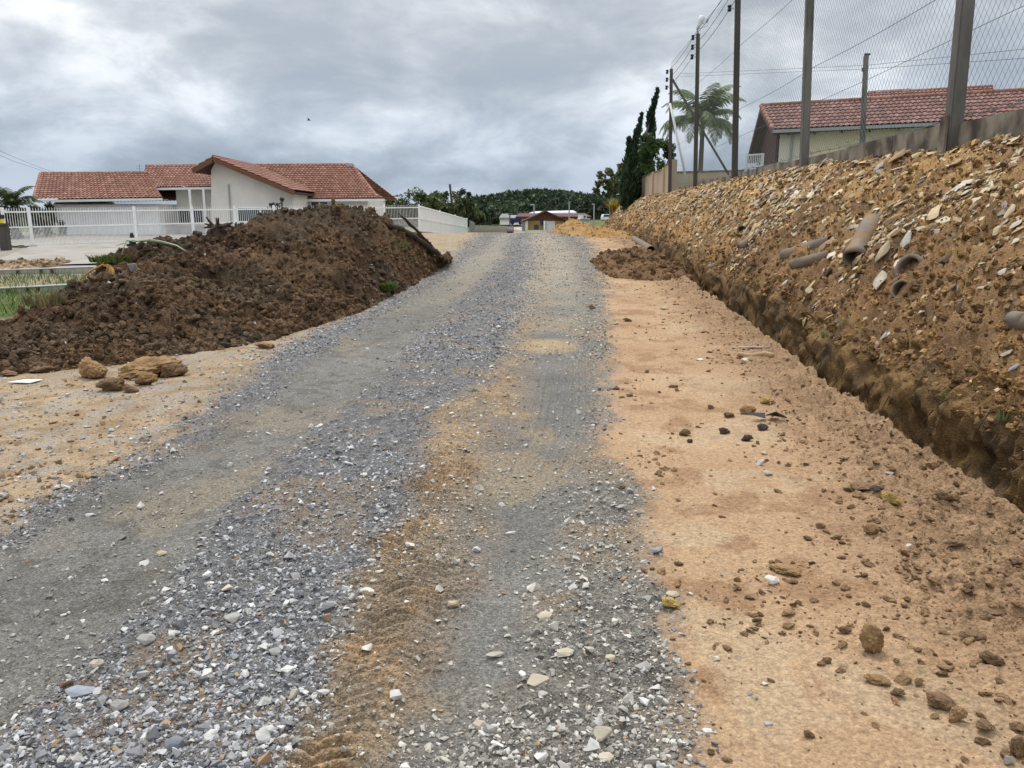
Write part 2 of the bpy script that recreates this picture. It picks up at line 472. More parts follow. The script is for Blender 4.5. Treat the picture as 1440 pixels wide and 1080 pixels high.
# ------------------------------------------------------------------ the ground as one grid, cut into ground, road, trench and earth bank
tcols = np.concatenate([
    -np.geomspace(14, 3000, 46)[::-1], np.linspace(-13.6, -5.7, 170), np.linspace(-5.66, -.06, 880), np.linspace(-.055, .10, 14),
    np.linspace(.12, .31, 12), np.linspace(.32, 1.0, 120), np.linspace(1.012, 4.4, 270), np.linspace(4.5, 9, 24), np.geomspace(9.5, 3000, 40)])
yr = [-8, -6, -4, -2, -1, 0, .4, .7, .9, 1.1, 1.25]
y_ = 1.35
while y_ < 64:
    yr.append(y_); y_ += 0.0008 + 0.0026 * y_ + .0018 * max(0, min(1, (y_ - 3.5) / 3)) * y_
yr = np.concatenate([yr, np.geomspace(66, 3000, 60)])
TT, YY = np.meshgrid(tcols, yr)
XX = TT + TL(YY)
BW = bands(XX, YY)
ZB = zbase(XX, YY)
ZZ = ZB + detail(XX, YY, BW)
CC = colour(XX, YY, ZZ, BW)
# ragged trench side
sidew = sst(.36, .46, TT) * sst(.95, .72, TT)
XD = XX + sidew * (.13 * fbm(YY * 2.2, ZZ * 3.6, 120, 6, .6) + .05 * vn2(YY * 9, ZZ * 9, 121) + .03 * vn2(YY * 24, ZZ * 24, 123) + .03 * np.clip(1 - worley(YY * 9, ZZ * 9, 122)[0] * 1.4, 0, 1) + .045 * np.abs(np.sin((YY + .25 * ZZ) * 19)) * sst(-.1, .15, fbm(YY * .8, ZZ * 1.2, 124, 2)))
V = np.stack([XD, YY, ZZ], -1).reshape(-1, 3)
nr, nc = TT.shape
idx = np.arange(nr * nc).reshape(nr, nc)
F = np.stack([idx[:-1, :-1], idx[:-1, 1:], idx[1:, 1:], idx[1:, :-1]], -1).reshape(-1, 4)
road_w = (1 - BW[0] - BW[7])
fc = lambda A: ((A[:-1, :-1] + A[1:, 1:]) * .5).ravel()
tm, ym, rw = fc(TT), fc(YY), fc(road_w)
cls = np.zeros(len(F), int)
cls[(rw > .5) & (ym < 160)] = 1
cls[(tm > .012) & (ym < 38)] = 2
cls[(tm > .70) & (ym < 72)] = 3
cls[(fc(XX) - W(ym) > .1)] = 0
Cf = CC.reshape(-1, 3)
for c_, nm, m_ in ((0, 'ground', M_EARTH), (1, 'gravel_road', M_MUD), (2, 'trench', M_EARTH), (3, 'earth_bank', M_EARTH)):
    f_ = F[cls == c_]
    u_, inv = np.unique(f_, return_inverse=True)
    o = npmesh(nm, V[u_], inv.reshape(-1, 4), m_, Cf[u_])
    tag(o, kind='structure')
def zsurf(x, y):
    x = np.atleast_1d(np.asarray(x, float)); y = np.atleast_1d(np.asarray(y, float))
    bw = bands(x, y)
    return zbase(x, y) + detail(x, y, bw)
def hit(px, py):
    d = ray(px, py)
    k = np.concatenate([np.linspace(1.2, 40, 5000), np.geomspace(40.02, 400, 1200)])
    x = d[0] * k; y = d[1] * k; z = CAM_H + d[2] * k
    below = z < zbase(x, y)
    i = int(np.argmax(below)) if below.any() else len(k) - 1
    return np.array([x[i], y[i], float(zsurf(x[i], y[i])[0])])
def nrm(x, y, e=.06):
    dx = (zbase(x + e, y) - zbase(x - e, y)) / (2 * e); dy = (zbase(x, y + e) - zbase(x, y - e)) / (2 * e)
    n = np.stack([-dx, -dy, np.ones_like(dx)], -1)
    return n / np.linalg.norm(n, axis=-1, keepdims=True)

# ------------------------------------------------------------------ stone and clod templates
def hull_template(seed, flat, n=11):
    r = np.random.default_rng(seed)
    p = r.normal(size=(n, 3)); p /= np.linalg.norm(p, axis=1)[:, None]
    p *= r.uniform(.7, 1.0, (n, 1)); p[:, 2] *= flat
    bm = bmesh.new()
    for q in p: bm.verts.new(q)
    bmesh.ops.convex_hull(bm, input=bm.verts[:])
    bmesh.ops.delete(bm, geom=[v for v in bm.verts if not v.link_faces], context='VERTS')
    bmesh.ops.triangulate(bm, faces=bm.faces[:])
    bm.verts.index_update()
    Vt = np.array([v.co[:] for v in bm.verts]); Ft = np.array([[v.index for v in f.verts] for f in bm.faces])
    bm.free()
    return Vt, Ft
def ico(sub):
    bm = bmesh.new(); bmesh.ops.create_icosphere(bm, subdivisions=sub, radius=1)
    bm.verts.index_update()
    Vt = np.array([v.co[:] for v in bm.verts]); Ft = np.array([[v.index for v in f.verts] for f in bm.faces]); bm.free()
    return Vt, Ft
def lump(sub, seed, amp=.5, fine=.15, facets=7):
    """an earth clod: a ball cut by a few planes and roughened"""
    Vt, Ft = ico(sub)
    r = np.random.default_rng(seed)
    d = np.ones(len(Vt))
    for _ in range(facets):
        nn = r.normal(size=3); nn /= np.linalg.norm(nn)
        c = Vt @ nn; lim = r.uniform(.5, .85)
        d = np.minimum(d, np.where(c > 1e-3, lim / np.maximum(c, 1e-3), 9))
    d = np.minimum(d, 1.05)
    o = r.uniform(0, 50, 3)
    n_ = sum(vn3(*(Vt[:, i] * f + o[i] for i in range(3)), seed) * a for f, a in ((2.1, amp), (4.7, amp * .5), (9.5, fine), (19, fine * .6)))
    V2 = Vt * (d * (1 + n_))[:, None]
    return V2, Ft
STONES = [hull_template(100 + i, f) for i, f in enumerate([.45, .5, .6, .7, .4, .55, .8, .35, .5, .65])]
SLABS = [hull_template(200 + i, f, 12) for i, f in enumerate([.16, .22, .28, .18, .35, .25, .2, .3])]
CLODS = [lump(2, 300 + i, .5, .3) for i in range(8)]
FLATCL = [(v_ * [1, 1, .5], f_) for v_, f_ in [lump(2, 340 + i, .6, .4) for i in range(8)]]
CHUNKS = [(lambda q: (q[0] * (1 + .0), q[1]))(hull_template(400 + i, f, 14)) for i, f in enumerate([.5, .7, .6, .8, .45, .65])]

def scatter(name, tmpl, pos, nor, size, col, mat_, parent=None, kind='stuff', yaw=None, tilt=.5, stretch=(.7, 1.3), smooth=False, sink=.25, rng=None):
    r = rng or RNG
    n = len(pos)
    nor = nor + r.normal(size=(n, 3)) * tilt * .5
    nor /= np.linalg.norm(nor, axis=1)[:, None]
    yaw = r.uniform(0, 2 * math.pi, n) if yaw is None else yaw
    a = np.stack([np.cos(yaw), np.sin(yaw), np.zeros(n)], -1)
    a = a - nor * (a * nor).sum(1)[:, None]; a /= np.linalg.norm(a, axis=1)[:, None]
    b = np.cross(nor, a)
    sx = size * r.uniform(stretch[0], stretch[1], n) * .5; sy = size * r.uniform(.6, 1.0, n) * .5; sz = size * r.uniform(.8, 1.15, n) * .5
    k = r.integers(0, len(tmpl), n)
    Vs, Fs, Cs, off = [], [], [], 0
    for i, (Vt, Ft) in enumerate(tmpl):
        m = np.where(k == i)[0]
        if not len(m): continue
        h = Vt[:, 2].max()
        q = (Vt[None, :, 0:1] * (a[m] * sx[m][:, None])[:, None, :] + Vt[None, :, 1:2] * (b[m] * sy[m][:, None])[:, None, :]
             + Vt[None, :, 2:3] * (nor[m] * sz[m][:, None])[:, None, :])
        q = q + (pos[m] + nor[m] * (sz[m] * h * (1 - 2 * sink))[:, None])[:, None, :]
        f = Ft[None] + (np.arange(len(m)) * len(Vt))[:, None, None] + off
        Vs.append(q.reshape(-1, 3)); Fs.append(f.reshape(-1, 3)); Cs.append(np.repeat(col[m], len(Vt), 0))
        off += len(m) * len(Vt)
    o = npmesh(name, np.concatenate(Vs), np.concatenate(Fs), mat_, np.concatenate(Cs), smooth, parent)
    if kind: tag(o, kind=kind)
    return o

# ------------------------------------------------------------------ loose gravel on the road
def sample_xy(n, ymin, ymax, xf, power=2.0):
    """more points near: density falls with distance"""
    u = RNG.uniform(0, 1, n)
    e = 1 - power
    y = (ymin ** e + u * (ymax ** e - ymin ** e)) ** (1 / e) if abs(e) > 1e-6 else ymin * (ymax / ymin) ** u
    lo, hi = xf(y)
    return RNG.uniform(lo, hi), y
def gravel(n, ymin, ymax, power, smin, smax, name, pale):
    x, y = sample_xy(n, ymin, ymax, lambda y: (np.maximum(B0(y) - .5, -.72 * y - .6), np.minimum(B6(y) + .3, .72 * y + .6)), power)
    bw = bands(x, y)
    cl = fbm(x * 2.1, y * 2.1, 131, 3)
    p = (bw[1] * .85 + bw[3] * .82 + bw[6] * np.where(y < 6, .5, .75)) * np.clip(1.0 + cl * 1.6, .12, 1) + bw[2] * .07 + bw[4] * np.where((x > B4(y) - .30) & (y < 3.3), .06, .42) + bw[5] * np.where(y > 11, .28, .15) * np.clip(.6 + cl * 2, .1, 1.5) + bw[0] * .07 + bw[7] * .006
    keep = RNG.uniform(0, 1, n) < p
    x, y = x[keep], y[keep]; bw = [b[keep] for b in bw]
    n = len(x)
    z = zbase(x, y) + detail(x, y, bw)
    s = smin * (smax / smin) ** (RNG.uniform(0, 1, n) ** 1.9) * (1 + .012 * y)
    v = RNG.uniform(0, 1, n)[:, None] ** 1.3
    c = np.array((.13, .132, .14)) * (1 - v) + np.array((.51, .513, .523)) * v
    # farther right the stones are paler and warmer
    wr = np.clip(bw[5] + bw[6] * .75 + bw[4] + bw[2] * .7, 0, 1)[:, None] * sst(30, 10, y)[:, None]
    c = c * (1 - wr) + wr * (np.array((.22, .20, .17)) * (1 - v) + np.array((.62, .58, .50)) * v)
    warm = (RNG.uniform(0, 1, n) < .045)[:, None]
    c = np.where(warm, np.array((.33, .22, .13)) * (.7 + .6 * v), c)
    if pale:
        c = np.where((RNG.uniform(0, 1, n) < .35)[:, None], np.array((.60, .59, .56)) * (.8 + .3 * v), c)
    scatter(name, STONES, np.stack([x, y, z], -1), np.tile([0, 0, 1.], (n, 1)), s, c, M_STONE, tilt=.55)
gravel(150000, 1.35, 9.0, 1.6, .008, .036, 'road_gravel', False)
gravel(5200, 1.35, 12.0, 1.3, .030, .070, 'coarse_gravel', True)
gravel(60000, 8.5, 42, 1.2, .020, .055, 'distant_gravel', False)

# crumbs of clay between the road and the trench
def crumbs(n, name):
    x, y = sample_xy(n, 1.6, 34, lambda y: (B6(y) - .1, TL(y) - .02), 1.3)
    t = x - TL(y)
    p = .035 + .55 * sst(-1.15, -.1, t + .25 * sst(4.5, 2.5, y) + .6 * fbm(x * 1.2, y * 1.2, 133, 3)) + .22 * (fbm(x * 2, y * 2, 134, 3) > .24)
    k = RNG.uniform(0, 1, n) < p
    x, y, t = x[k], y[k], t[k]; n = len(x)
    s = .008 * (6.5 ** (RNG.uniform(0, 1, n) ** 2.6)) * (1 + .035 * y)
    v = RNG.uniform(0, 1, n)[:, None]
    c = np.array((.17, .105, .058)) * (1 - v) + np.array((.38, .24, .13)) * v
    scatter(name, FLATCL, np.stack([x, y, zsurf(x, y)], -1), np.tile([0, 0, 1.], (n, 1)), s, c, M_CLOD, tilt=.6, smooth=False, sink=.32)
crumbs(30000, 'clay_crumbs')
# pebbles and crumbs on the bare earth at the left
def leftpebbles(n):
    x, y = sample_xy(n, 3.2, 11, lambda y: (-.72 * y - .5, B0(y) + .1), 1.2)
    s = .012 * (5.0 ** (RNG.uniform(0, 1, n) ** 2.4)) * (1 + .04 * y)
    v = RNG.uniform(0, 1, n)[:, None]
    c = np.where(RNG.uniform(0, 1, (n, 1)) < .5, np.array((.20, .135, .075)) + v * np.array((.16, .11, .07)), np.array((.25, .25, .25)) + v * np.array((.28, .27, .25)))
    scatter('scattered_pebbles', STONES, np.stack([x, y, zsurf(x, y)], -1), np.tile([0, 0, 1.], (n, 1)), s, c, M_STONE, tilt=.6)
leftpebbles(3200)

# rubble over the earth bank
def rubble(n, name, tm, smin, smax, pw, pal, dens):
    y = 3.0 * (66 / 3.0) ** (RNG.uniform(0, 1, n) ** 1.15)
    u = RNG.uniform(0.02, 1, n)
    tw = W(y) - TL(y) - .1
    x = TL(y) + .62 + u * (tw - .62)
    k = RNG.uniform(0, 1, n) < dens(x, y, u)
    x, y, u = x[k], y[k], u[k]; n = len(x)
    s = smin * (smax / smin) ** (RNG.uniform(0, 1, n) ** pw) * (1 + .01 * y)
    v = RNG.uniform(0, 1, n)
    c = np.array([pal[i] for i in RNG.integers(0, len(pal), n)]) * (.75 + .5 * v)[:, None]
    nn = nrm(x, y, .15)
    yaw = RNG.normal(.25, .8, n)
    scatter(name, tm, np.stack([x, y, zsurf(x, y)], -1), nn, s, c, M_STONE if tm is SLABS else M_CLOD, yaw=yaw, tilt=.42 if tm is SLABS else .8, stretch=(.9, 1.9) if tm is SLABS else (.8, 1.3), smooth=False, sink=.40)
PAL_PALE = [(.56, .39, .18), (.50, .33, .13), (.58, .45, .24), (.46, .37, .25), (.54, .48, .38), (.40, .29, .165), (.34, .235, .12), (.29, .255, .21), (.40, .29, .15), (.22, .145, .08), (.17, .11, .065), (.30, .19, .10), (.25, .165, .09), (.45, .33, .19)]
PAL_DIRT = [(.22, .128, .064), (.32, .185, .085), (.40, .235, .10), (.16, .093, .048), (.46, .285, .125)]
clus = lambda x, y: .16 + .84 * sst(-.12, .16, fbm(x * 1.0, y * .8, 145, 4))
stony = lambda x, y, u: np.clip(.06 + .94 * sst(.14, .40, u + .4 * fbm(x * .6, y * .6, 141, 3)), 0, 1) * clus(x, y)
rubble(76000, 'bank_rubble', SLABS, .022, .19, 2.3, PAL_PALE, stony)
rubble(9500, 'bank_slabs', SLABS, .07, .26, 1.8, [(.50, .42, .29), (.56, .50, .41), (.44, .34, .21), (.38, .33, .26), (.47, .36, .21)], lambda x, y, u: .95 * sst(.2, .45, u + .5 * fbm(x * .5, y * .5, 143, 3)) * clus(x, y))
rubble(20000, 'bank_chunks', CHUNKS, .025, .19, 2.6, PAL_PALE[2:] + PAL_DIRT, stony)
rubble(34000, 'bank_clods', CLODS, .014, .10, 2.3, PAL_DIRT, lambda x, y, u: np.clip(1 - .45 * u, 0, 1))
PAL_DIRT2 = [(.13, .082, .045), (.19, .12, .065), (.10, .065, .04), (.24, .15, .075)]
# ------------------------------------------------------------------ small builders
class MB:
    def __init__(s): s.v = []; s.f = []; s.c = []
    def add(s, vs, fs, col=(1, 1, 1)):
        o = len(s.v)
        s.v += [tuple(float(k) for k in q) for q in vs]; s.f += [tuple(i + o for i in f) for f in fs]; s.c += [col] * len(vs)
    def box(s, a, b, col=(1, 1, 1)):
        x0, y0, z0_ = (min(p, q) for p, q in zip(a, b)); x1, y1, z1 = (max(p, q) for p, q in zip(a, b))
        s.add([(x0, y0, z0_), (x1, y0, z0_), (x1, y1, z0_), (x0, y1, z0_), (x0, y0, z1), (x1, y0, z1), (x1, y1, z1), (x0, y1, z1)],
              [(0, 3, 2, 1), (4, 5, 6, 7), (0, 1, 5, 4), (1, 2, 6, 5), (2, 3, 7, 6), (3, 0, 4, 7)], col)
    def bar(s, p, q, w_, h_=None, up=(0, 0, 1), col=(1, 1, 1), w2=None):
        """a rectangular bar from p to q"""
        h_ = h_ or w_; p = Vector(p); q = Vector(q); d = (q - p).normalized(); u = Vector(up)
        if abs(d.dot(u)) > .98: u = Vector((0, 1, 0))
        a = d.cross(u).normalized(); b = a.cross(d)
        k = (w2 or w_) / w_
        vs = []
        for c_, m in ((p, 1), (q, k)):
            for i, j in ((-1, -1), (1, -1), (1, 1), (-1, 1)):
                vs.append(c_ + a * (i * w_ * m / 2) + b * (j * h_ * m / 2))
        s.add(vs, [(0, 3, 2, 1), (4, 5, 6, 7), (0, 1, 5, 4), (1, 2, 6, 5), (2, 3, 7, 6), (3, 0, 4, 7)], col)
    def tube(s, pts, r, n=6, col=(1, 1, 1), cap=True):
        pts = [Vector(p) for p in pts]; m = len(pts)
        rs = r if isinstance(r, (list, tuple)) else [r] * m
        vs = []; prev = None
        for i, p in enumerate(pts):
            d = (pts[min(i + 1, m - 1)] - pts[max(i - 1, 0)]).normalized()
            if prev is None:
                prev = d.orthogonal().normalized()
            a = (prev - d * prev.dot(d)); a = a.normalized() if a.length > 1e-6 else d.orthogonal().normalized()
            prev = a; b = d.cross(a)
            for k in range(n):
                t = 2 * math.pi * k / n
                vs.append(p + (a * math.cos(t) + b * math.sin(t)) * rs[i])
        fs = [(i * n + k, i * n + (k + 1) % n, (i + 1) * n + (k + 1) % n, (i + 1) * n + k) for i in range(m - 1) for k in range(n)]
        if cap: fs += [tuple(range(n))[::-1], tuple(range((m - 1) * n, m * n))]
        s.add(vs, fs, col)
    def quad(s, a, b, c, d, col=(1, 1, 1)):
        s.add([a, b, c, d], [(0, 1, 2, 3)], col)
    def slab(s, poly, off, col=(1, 1, 1)):
        """a polygon given thickness along the vector off"""
        n = len(poly); o = Vector(off)
        vs = [Vector(p) for p in poly] + [Vector(p) + o for p in poly]
        fs = [tuple(range(n))[::-1], tuple(range(n, 2 * n))] + [(i, (i + 1) % n, n + (i + 1) % n, n + i) for i in range(n)]
        s.add(vs, fs, col)
    def build(s, name, m, parent=None, smooth=False, bevel=0.0, origin=None):
        me = bpy.data.meshes.new(name)
        org = Vector([float(q) for q in origin]) if origin is not None else Vector((0, 0, 0))
        me.from_pydata([tuple(Vector(q) - org) for q in s.v], [], s.f)
        bm = bmesh.new(); bm.from_mesh(me); bmesh.ops.recalc_face_normals(bm, faces=bm.faces[:])
        if bevel:
            bmesh.ops.bevel(bm, geom=[e for e in bm.edges if e.is_manifold and e.calc_face_angle(0) > .6], offset=bevel, segments=2, affect='EDGES', clamp_overlap=True)
        bm.to_mesh(me); bm.free()
        if any(c != (1, 1, 1) for c in s.c) and not bevel:
            a = me.attributes.new('Col', 'FLOAT_COLOR', 'POINT')
            for i, c in enumerate(s.c): a.data[i].color = (*c, 1)
        if smooth:
            for p in me.polygons: p.use_smooth = True
        me.materials.append(m)
        o = bpy.data.objects.new(name, me); COL.objects.link(o)
        if parent is not None: o.parent = parent
        else: o.location = org
        return o
def prt(mb, name, m, root, smooth=False, bevel=0.0):
    """a part of an Empty-based thing, its vertices given in world space (root not rotated)"""
    return mb.build(name, m, root, smooth, bevel, origin=root.location)
def sub(mb, name, m, part, root, smooth=False):
    return mb.build(name, m, None, smooth, 0, origin=root.location) if part is None else _sub(mb, name, m, part, root, smooth)
def _sub(mb, name, m, part, root, smooth):
    o = mb.build(name, m, None, smooth, 0, origin=root.location)
    o.location = (0, 0, 0); o.parent = part
    return o

M_WHITE = mat('white paint', (.86, .87, .87), .5, var=.06, vscale=2, bump=.05, bscale=20)
M_WHITE2 = mat('aged white paint', (.70, .72, .73), .55, var=.1, vscale=1.5, bump=.05, bscale=20)
M_PLASTER = mat('pale plaster', (.70, .68, .63), .9, var=.07, vscale=.9, bump=.12, bscale=25, second=((.55, .52, .47), .35, .56, .85))
M_PLASTER_S = mat('garage plaster', (.62, .61, .59), .9, var=.07, vscale=.9, bump=.12, bscale=25)
M_CREAM = mat('cream plaster', (.70, .62, .42), .9, var=.08, vscale=.8, bump=.1, bscale=20)
M_CREAMP = mat('pale cream plaster', (.70, .66, .54), .9, var=.08, vscale=.8, bump=.1, bscale=20)
M_TILE = mat('clay roof tile', attr=True, rough=.85, var=.2, vscale=9, bump=.2, bscale=50, second=((.16, .10, .075), 1.3, .60, .80))
M_WOODR = mat('reddish stained wood', (.15, .065, .04), .6, var=.25, vscale=4, bump=.15, bscale=30, streak=(1, 1, 6))
M_WOODD = mat('dark brown boards', (.075, .04, .028), .7, var=.25, vscale=5, bump=.2, bscale=30)
M_WOODG = mat('weathered board', (.40, .37, .32), .85, var=.2, vscale=6, bump=.2, bscale=40)
M_GLASS = mat('dark window glass', (.035, .05, .075), .08, var=.1, vscale=1, bump=0, spec=.6)
M_CONC = mat('weathered concrete', (.27, .235, .185), .95, var=.3, vscale=3.2, bump=.45, bscale=18, second=((.085, .072, .056), 2.6, .42, .64), streak=(1, 1, .8))
M_POST = mat('post concrete', (.185, .175, .16), .92, var=.2, vscale=3, bump=.3, bscale=30, second=((.09, .085, .08), 2.5, .48, .7), streak=(1, 1, .25))
M_POSTD = mat('dark post concrete', (.085, .075, .068), .92, var=.25, vscale=3, bump=.3, bscale=30, streak=(1, 1, .25))
M_PANEL = mat('beige panel wall', (.52, .415, .30), .92, var=.12, vscale=1.2, bump=.15, bscale=14, second=((.38, .30, .22), .6, .5, .75), streak=(1, 1, .4))
M_WIRE = mat('galvanised wire', (.20, .21, .22), .5, var=.1, bump=0, metal=.3)
M_BLACK = mat('black ceramic', (.02, .02, .022), .4, var=.1, bump=0)
M_STEEL = mat('grey painted steel', (.35, .36, .37), .5, var=.1, bump=.05)
M_PIPE = mat('clay pipe', (.185, .16, .13), .9, var=.2, vscale=6, bump=.4, bscale=40, second=((.25, .165, .09), 4, .48, .66))
M_PIPEIN = mat('pipe inside shade', (.018, .015, .013), .95, var=.2, bump=.2)  # near-black colour stands for shade in the pipe bore
M_BARK = mat('bark', (.13, .10, .075), .95, var=.3, vscale=5, bump=.6, bscale=25, streak=(1, 1, .3))
M_STICK = mat('dark rotten wood', (.06, .04, .028), .9, var=.35, vscale=8, bump=.7, bscale=30)
M_HOSE = mat('pale green strip', (.30, .36, .24), .6, var=.15, vscale=8, bump=.1)
M_STRAW = mat('dry palm fibre', (.50, .30, .10), .85, var=.25, vscale=20, bump=.3)
M_YELLOW = mat('yellow paint', (.75, .62, .05), .5, var=.1, bump=.05)
M_RED = mat('dark red roofing', (.085, .022, .022), .7, var=.15, vscale=.6, bump=.1)
M_BLUE = mat('blue paint', (.022, .035, .11), .5, var=.1, bump=0)
M_OCHRE = mat('ochre plaster', (.42, .30, .12), .9, var=.1, vscale=1, bump=.1)
M_SLATE = mat('grey blockwork', (.28, .28, .28), .92, var=.2, vscale=3, bump=.2)
M_SLABC = mat('driveway concrete', (.32, .30, .27), .92, var=.16, vscale=1.2, bump=.25, bscale=25, second=((.22, .19, .15), .8, .5, .75))

# ------------------------------------------------------------------ tiled roofs: every tile is modelled relief
def roof_mesh(mb, eL, eR, rL, rR, tw=.25, tl=.40, amp=.06, seed=0, pal=None):
    pal = pal or [(.25, .12, .085), (.23, .108, .076), (.275, .135, .097), (.21, .098, .07), (.31, .165, .12)]
    eL, eR, rL, rR = (np.array(q, float) for q in (eL, eR, rL, rR))
    W_ = max(np.linalg.norm(eR - eL), np.linalg.norm(rR - rL)); H_ = max(np.linalg.norm(rL - eL), np.linalg.norm(rR - eR))
    nc = max(2, int(W_ / tw)); nrw = max(2, int(H_ / tl)); K = 6
    nrm_ = np.cross(eR - eL, rL - eL); nrm_ /= np.linalg.norm(nrm_)
    if nrm_[2] < 0: nrm_ = -nrm_
    us = np.linspace(0, 1, nc * K + 1)
    rows = []
    for r in range(nrw):
        rows += [(r / nrw, 1.0), ((r + .999) / nrw, 0.0)]
    rows.append((1.0, 0.0))
    VV = []; CCc = []
    rg = np.random.default_rng(seed)
    tint = rg.integers(0, len(pal), (nrw + 1, nc + 1)); val = rg.uniform(.85, 1.12, (nrw + 1, nc + 1))
    ph = us * nc
    wave = np.abs(np.sin(math.pi * ph)) ** .8
    for i, (v, lift) in enumerate(rows):
        p = (eL + (eR - eL) * us[:, None]) * (1 - v) + (rL + (rR - rL) * us[:, None]) * v
        rr = min(i // 2, nrw); jit = .0
        p = p + nrm_[None] * (amp * wave + lift * .045)[:, None]
        VV.append(p)
        ci = np.minimum(ph.astype(int), nc)
        CCc.append(np.array(pal)[tint[rr, ci]] * val[rr, ci][:, None])
    VV = np.array(VV); m, n = VV.shape[:2]
    ids = np.arange(m * n).reshape(m, n)
    f = np.stack([ids[:-1, :-1], ids[:-1, 1:], ids[1:, 1:], ids[1:, :-1]], -1).reshape(-1, 4)
    mb.append((VV.reshape(-1, 3), f, np.array(CCc).reshape(-1, 3)))
def roof_obj(name, parts, root, m=None):
    Vs, Fs, Cs, o = [], [], [], 0
    for v, f, c in parts:
        Vs.append(v); Fs.append(f + o); Cs.append(c); o += len(v)
    ob = npmesh(name, np.concatenate(Vs) - np.array(root.location), np.concatenate(Fs), m or M_TILE, np.concatenate(Cs), False, root)
    return ob
def ridge_cap(mb, a, b, r=.11):
    a = np.array(a, float); b = np.array(b, float); n = max(2, int(np.linalg.norm(b - a) / .4))
    for i in range(n):
        p = a + (b - a) * i / n; q = a + (b - a) * (i + 1.08) / n
        c = R.choice([(.27, .13, .09), (.24, .11, .078), (.32, .17, .12)])
        mb.tube([p, q], [r, r * .86], 7, c)

